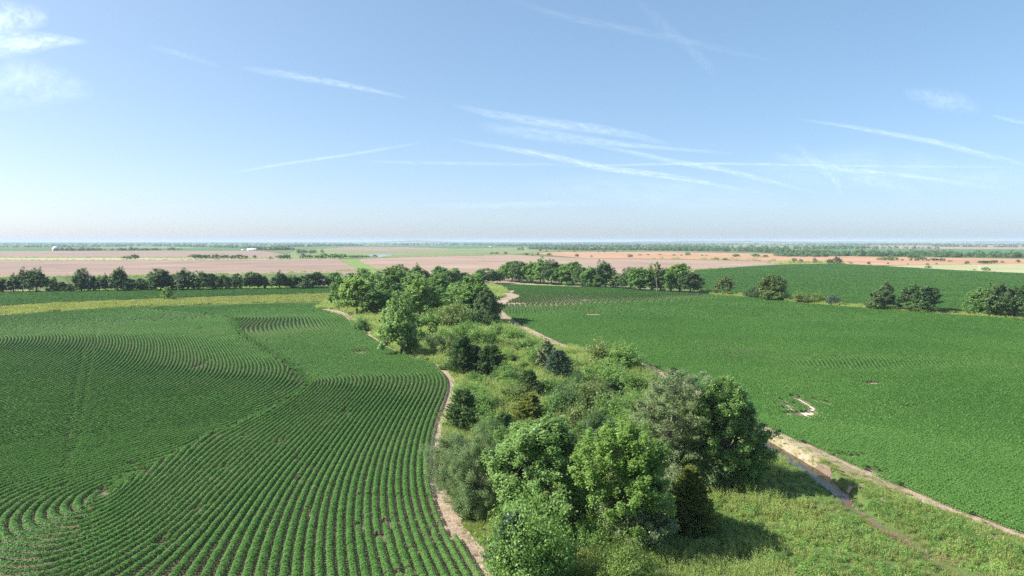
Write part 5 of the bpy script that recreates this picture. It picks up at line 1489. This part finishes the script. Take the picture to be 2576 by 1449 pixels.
# ------------------------------------------------------------------ far buildings
M_WHITE = plain_mat('white_metal', (0.78, 0.78, 0.76), 0.5, 0.06, 1.0)
M_ROOF = plain_mat('pale_roof', (0.62, 0.63, 0.64), 0.45, 0.08, 1.0)
M_DOME = plain_mat('dome_shell', (0.70, 0.66, 0.60), 0.5, 0.1, 0.6)
M_DOOR = plain_mat('dark_door', (0.18, 0.19, 0.20), 0.6, 0.1, 1.0)
def box_mesh(name, x0, x1, y0, y1, z0, z1, mat):
    co = [(x0, y0, z0), (x1, y0, z0), (x1, y1, z0), (x0, y1, z0), (x0, y0, z1), (x1, y0, z1), (x1, y1, z1), (x0, y1, z1)]
    return raw_mesh(name, co, quads=[(0, 3, 2, 1), (4, 5, 6, 7), (0, 1, 5, 4), (1, 2, 6, 5), (2, 3, 7, 6), (3, 0, 4, 7)], mat=mat)
def shed(px, yt, yb, w, label):
    x, y, z, Ht, Wd = spot(px, yt, yb, w)
    r = empty('farm_shed', (x, y, z)); tag(r, label, 'building', 'far farm sheds')
    D = Wd * 0.45; e = Ht * 0.62
    wl_ = link(bpy.data.objects.new('wall', box_mesh('wall', -Wd / 2, Wd / 2, 0, D, -0.3, e, M_WHITE)), r)
    o = 0.4
    co = [(-Wd / 2 - o, -o, e), (Wd / 2 + o, -o, e), (Wd / 2 + o, D + o, e), (-Wd / 2 - o, D + o, e), (-Wd / 2 - o, D / 2, Ht), (Wd / 2 + o, D / 2, Ht)]
    me = bpy.data.meshes.new('roof'); me.from_pydata(co, [], [(0, 1, 5, 4), (2, 3, 4, 5), (0, 4, 3), (1, 2, 5), (0, 3, 2, 1)]); me.materials.append(M_ROOF)
    link(bpy.data.objects.new('roof', me), r)
    for s in (-0.28, 0.2):
        link(bpy.data.objects.new('door', box_mesh('door', Wd * s, Wd * s + Wd * 0.14, -0.12, -0.02, 0, e * 0.8, M_DOOR)), wl_)
shed(632, 625, 630.5, 22, 'long low white shed in the far farmyard')
shed(610, 627, 630, 5, 'tiny white shed left of the long low one')
shed(669, 624, 629.5, 12, 'white shed beside the dark windbreak')
shed(2524, 617, 620.5, 11, 'white shed between shelterbelts on the pink stubble')
shed(1233, 619.5, 621.5, 5, 'tiny white shed on the green horizon fields')
shed(1570, 617, 619.5, 4, 'tiny white shed in front of the blue ridge')
x, y, z, Ht, Wd = spot(140, 619.5, 631, 15)
r = empty('dome_building', (x, y, z)); tag(r, 'pale round dome building on the far stubble', 'building')
def lathe(name, prof, mat, seg=40):
    co = []; q = []
    for rr, zz in prof:
        for k in range(seg):
            a = 2 * math.pi * k / seg
            co.append((math.cos(a) * rr, math.sin(a) * rr, zz))
    for j in range(len(prof) - 1):
        for k in range(seg):
            q.append((j * seg + k, j * seg + (k + 1) % seg, (j + 1) * seg + (k + 1) % seg, (j + 1) * seg + k))
    return raw_mesh(name, co, quads=q, mat=mat, smooth=True)
hb = Ht * 0.4
wl_ = link(bpy.data.objects.new('wall', lathe('wall', [(Wd / 2, -.3), (Wd / 2, hb)], M_DOME)), r)
link(bpy.data.objects.new('roof', lathe('roof', [(Wd / 2 * math.cos(a) + .15, hb + (Ht - hb) * math.sin(a)) for a in np.linspace(0, 1.5, 12)] + [(.05, Ht)], M_WHITE)), r)
link(bpy.data.objects.new('door', box_mesh('door', -1.6, 1.6, -Wd / 2 - .15, -Wd / 2 + .6, 0, hb * .8, M_DOOR)), wl_)
# water tower behind the far farmyard
x, y, z, Ht, Wd = spot(635, 616.8, 621, 4)
r = empty('water_tower', (x, y, z)); tag(r, 'tiny white water tower above the far farmyard', 'tower')
rt = Wd / 2
link(bpy.data.objects.new('tank', lathe('tank', [(.05, Ht - 1.7 * rt)] + [(rt * math.cos(a), Ht - rt * .9 + rt * .8 * math.sin(a)) for a in np.linspace(-1.5, 1.5, 14)] + [(.05, Ht)], M_WHITE, 24)), r)
link(bpy.data.objects.new('column', lathe('column', [(rt * .35, -.3), (rt * .22, Ht - 1.6 * rt)], M_WHITE, 16)), r)
# white marker post in the hay field
x, y, z, Ht, Wd = spot(2463, 668, 679, 1.4)
r = empty('marker_post', (x, y, z)); tag(r, 'thin pale post standing in the pale hay field', 'post')
link(bpy.data.objects.new('shaft', lathe('shaft', [(.09, -.3), (.08, Ht), (.005, Ht + .05)], M_WHITE, 10)), r)
# fence of pale posts at the field corner
fp = densify(GL([(2195, 665), (2255, 668.5), (2262, 669)]), 4.0)
fr = empty('fence', (0, 0, 0)); tag(fr, 'row of pale fence posts at the corner of the hay field', 'fence')
pm = lathe('post', [(.09, -.3), (.08, 1.25), (.01, 1.3)], M_DEAD, 8)
for p in fp:
    o = bpy.data.objects.new('post', pm); o.location = (p[0], p[1], float(H(p[0], p[1]))); link(o, fr)
wires = [((a[0], a[1], h), (b[0], b[1], h), .012, .012) for a, b in zip(fp[:-1], fp[1:]) for h in (.5, .8, 1.1)]
co, q = tubes(wires, 4)
link(bpy.data.objects.new('wire', raw_mesh('wire', co, quads=q, mat=M_ROOF)), fr)

# ------------------------------------------------------------------ contrails and wisps, high above the haze
def cloud_mat(name, dens, streak=6.0, seed=0.0):
    m, nd, ln = new_mat(name)
    out = nd.new('ShaderNodeOutputMaterial')
    uv = nd.new('ShaderNodeUVMap'); uv.uv_map = 'UVMap'
    sx = nd.new('ShaderNodeSeparateXYZ'); ln.new(uv.outputs[0], sx.inputs[0])
    # soft edge across (v in 0..1) and along (u in 0..1)
    def bump01(src, p):
        a = nd.new('ShaderNodeMath'); a.operation = 'MULTIPLY_ADD'; a.inputs[1].default_value = 2; a.inputs[2].default_value = -1; ln.new(src, a.inputs[0])
        b = nd.new('ShaderNodeMath'); b.operation = 'MULTIPLY'; ln.new(a.outputs[0], b.inputs[0]); ln.new(a.outputs[0], b.inputs[1])
        c = nd.new('ShaderNodeMath'); c.operation = 'SUBTRACT'; c.inputs[0].default_value = 1; c.use_clamp = True; ln.new(b.outputs[0], c.inputs[1])
        d = nd.new('ShaderNodeMath'); d.operation = 'POWER'; d.inputs[1].default_value = p; ln.new(c.outputs[0], d.inputs[0])
        return d.outputs[0]
    e1 = bump01(sx.outputs[1], 1.6); e2 = bump01(sx.outputs[0], 0.8)
    mp = nd.new('ShaderNodeMapping'); mp.inputs['Scale'].default_value = (streak * 1.6, 1.6, 1); mp.inputs['Location'].default_value = (seed, seed * .7, 0)
    ln.new(uv.outputs[0], mp.inputs[0])
    no = nd.new('ShaderNodeTexNoise'); no.inputs['Scale'].default_value = 2.2; no.inputs['Detail'].default_value = 7; no.inputs['Roughness'].default_value = .62; no.inputs['Distortion'].default_value = 0.4
    ln.new(mp.outputs[0], no.inputs[0])
    rr = nd.new('ShaderNodeMapRange'); rr.inputs[1].default_value = 0.28; rr.inputs[2].default_value = 0.78; ln.new(no.outputs['Fac'], rr.inputs[0])
    m1 = nd.new('ShaderNodeMath'); m1.operation = 'MULTIPLY'; ln.new(e1, m1.inputs[0]); ln.new(e2, m1.inputs[1])
    m2 = nd.new('ShaderNodeMath'); m2.operation = 'MULTIPLY'; ln.new(m1.outputs[0], m2.inputs[0]); ln.new(rr.outputs[0], m2.inputs[1])
    m3 = nd.new('ShaderNodeMath'); m3.operation = 'MULTIPLY'; m3.inputs[1].default_value = dens * 0.26; m3.use_clamp = True; ln.new(m2.outputs[0], m3.inputs[0])
    tr = nd.new('ShaderNodeBsdfTransparent')
    df = nd.new('ShaderNodeBsdfDiffuse'); df.inputs[0].default_value = (.95, .95, .95, 1)
    tl_ = nd.new('ShaderNodeBsdfTranslucent'); tl_.inputs[0].default_value = (.95, .95, .95, 1)
    ad = nd.new('ShaderNodeAddShader'); ln.new(df.outputs[0], ad.inputs[0]); ln.new(tl_.outputs[0], ad.inputs[1])
    mx = nd.new('ShaderNodeMixShader'); ln.new(m3.outputs[0], mx.inputs[0]); ln.new(tr.outputs[0], mx.inputs[1]); ln.new(ad.outputs[0], mx.inputs[2])
    ln.new(mx.outputs[0], out.inputs[0])
    return m
ALT = 2600.0
def ribbon(name, label, cat, pts, dens, streak=6.0, rows=5):
    """pts: (pixel x, pixel y, pixel width); a sheet of ice cloud floating at ALT metres"""
    P = np.array(pts, float)
    k = np.linspace(0, len(P) - 1, max(2, (len(P) - 1) * 8 + 1))
    X, Y, Wd = [np.interp(k, np.arange(len(P)), P[:, i]) for i in range(3)]
    for _ in range(3):
        for A_ in (X, Y, Wd): A_[1:-1] = (A_[:-2] + 2 * A_[1:-1] + A_[2:]) / 4
    Wd = Wd * 1.9
    tx, ty = np.gradient(X), np.gradient(Y)
    L = np.hypot(tx, ty); nx2, ny2 = -ty / L, tx / L
    co = []; uv = []
    n = len(k)
    for j in range(rows):
        s = j / (rows - 1)
        dx, dy, dz = ray(X + nx2 * Wd * (s - .5), Y + ny2 * Wd * (s - .5))
        t = (ALT - CAM_Z) / np.maximum(dz, 0.004)
        for i in range(n):
            co.append((dx[i] * t[i], dy[i] * t[i], ALT)); uv.append((i / (n - 1), s))
    q = [(j * n + i, j * n + i + 1, (j + 1) * n + i + 1, (j + 1) * n + i) for j in range(rows - 1) for i in range(n - 1)]
    ribbon.k += 1
    me = raw_mesh(name, co, quads=q, mat=cloud_mat(name + '_ice', dens, streak, ribbon.k * 3.7))
    ul = me.uv_layers.new(name='UVMap')
    li = np.array(q).ravel()
    ul.data.foreach_set('uv', np.array(uv, np.float32)[li].ravel())
    tag(link(bpy.data.objects.new(name, me)), label, cat, 'contrails and thin clouds')
ribbon.k = 0
for lab, pts, d in [
    ('short bright contrail on the left half of the sky', [(600, 168, 10), (720, 188, 14), (850, 210, 11), (950, 230, 8), (1030, 248, 5)], .55),
    ('faint broken contrail higher on the left', [(365, 112, 8), (460, 138, 12), (560, 168, 8)], .2),
    ('thin contrail rising to the right, low on the left half', [(575, 436, 4), (690, 416, 6), (800, 400, 5), (930, 381, 6), (1070, 356, 4)], .5),
    ('topmost of the three bundled contrails in the middle', [(1130, 262, 8), (1234, 287, 14), (1350, 306, 18), (1480, 322, 18), (1580, 337, 14), (1690, 364, 8)], .55),
    ('broad fuzzy contrail below the topmost bundled one', [(1195, 314, 14), (1290, 328, 22), (1400, 343, 22), (1500, 356, 14), (1620, 368, 8), (1740, 378, 7), (1850, 386, 5)], .5),
    ('long thin contrail crossing the fuzzy one toward the right', [(1430, 353, 5), (1580, 381, 8), (1724, 412, 10), (1811, 424, 10), (1926, 453, 9), (2070, 490, 5)], .6),
    ('lowest brightest contrail of the bundle', [(1130, 350, 6), (1263, 372, 9), (1378, 391, 11), (1523, 424, 11), (1667, 441, 11), (1782, 461, 8), (1950, 492, 5)], .75),
    ('level hairline contrail through the middle right sky', [(1400, 420, 3), (1523, 416, 4), (1724, 411, 5), (1900, 413, 5), (2200, 418, 5), (2600, 421, 4)], .55),
    ('bright contrail descending to the right border', [(2005, 299, 4), (2110, 314, 7), (2215, 332, 8), (2359, 358, 10), (2474, 389, 11), (2600, 418, 9)], .6),
    ('contrail spreading from the crossing of trails on the right', [(1940, 388, 16), (2050, 412, 16), (2128, 427, 10), (2330, 447, 9), (2560, 482, 10)], .5),
    ('wide smeared contrail below the crossing on the right', [(2060, 415, 10), (2180, 450, 24), (2330, 490, 24)], .28),
    ('steep smeared contrail through the crossing on the right', [(1990, 360, 14), (2060, 415, 18), (2105, 455, 16), (2120, 500, 10)], .32),
    ('faint high contrail across the top right', [(1270, -8, 8), (1378, 32, 14), (1494, 58, 14), (1696, 95, 16), (1830, 128, 12), (1960, 155, 6)], .16),
    ('steep faint contrail at the top right', [(1590, -10, 14), (1667, 63, 24), (1724, 110, 18), (1780, 165, 22), (1800, 190, 10)], .15),
    ('short contrail at the far right border', [(2490, 288, 5), (2540, 302, 7), (2620, 318, 7)], .4),
    ('low level contrail streak near the horizon', [(1050, 516, 8), (1200, 518, 12), (1400, 512, 12), (1560, 508, 8)], .25),
    ('hairline level trail left of the bundle', [(900, 405, 5), (1080, 410, 7), (1300, 413, 6), (1450, 414, 4)], .3),
]:
    ribbon('contrail', lab, 'contrail', pts, d, 5.0)
for lab, pts, d in [
    ('upper white cloud wisp at the top left corner', [(-160, 40, 60), (-30, 48, 62), (60, 46, 48), (125, 42, 24)], 1.0),
    ('long white cloud wisp below the corner one', [(-200, 110, 56), (-40, 110, 56), (70, 106, 38), (150, 102, 20), (225, 106, 8)], 1.15),
    ('faint broad cloud veil on the left border', [(-200, 180, 110), (0, 195, 100), (120, 210, 70), (240, 232, 26)], .5),
    ('faint feathery cloud on the right', [(2270, 232, 14), (2340, 246, 34), (2400, 256, 38), (2470, 275, 18)], .35),
    ('thin cirrus veil around the crossing trails', [(1830, 440, 30), (2000, 425, 60), (2200, 420, 70), (2450, 440, 50), (2650, 450, 30)], .22),
    ('pale cirrus band low in the middle sky', [(1300, 470, 20), (1500, 470, 50), (1750, 490, 60), (2000, 505, 30)], .2),
]:
    ribbon('cloud_wisp', lab, 'cloud', pts, d, 2.2, 9)

# ------------------------------------------------------------------ haze
def haze():
    x0, x1, y0, y1, z0, z1 = -27000, 27000, -400, 33000, -2.8, 62.0
    me = box_mesh('haze', x0, x1, y0, y1, z0, z1, None)
    m = bpy.data.materials.new('haze_air'); m.use_nodes = True
    nd, ln = m.node_tree.nodes, m.node_tree.links
    nd.clear()
    out = nd.new('ShaderNodeOutputMaterial')
    v = nd.new('ShaderNodeVolumePrincipled')
    v.inputs['Color'].default_value = (0.66, 0.83, 1.0, 1)
    v.inputs['Density'].default_value = 0.85e-4
    v.inputs['Anisotropy'].default_value = 0.0
    ln.new(v.outputs[0], out.inputs['Volume'])
    try:
        m.cycles.volume_sampling = 'DISTANCE'
    except Exception:
        pass
    me.materials.append(m)
    o = tag(link(bpy.data.objects.new('haze', me)), 'thin blue haze over the far land', kind='stuff')
    o.display_type = 'WIRE'
haze()
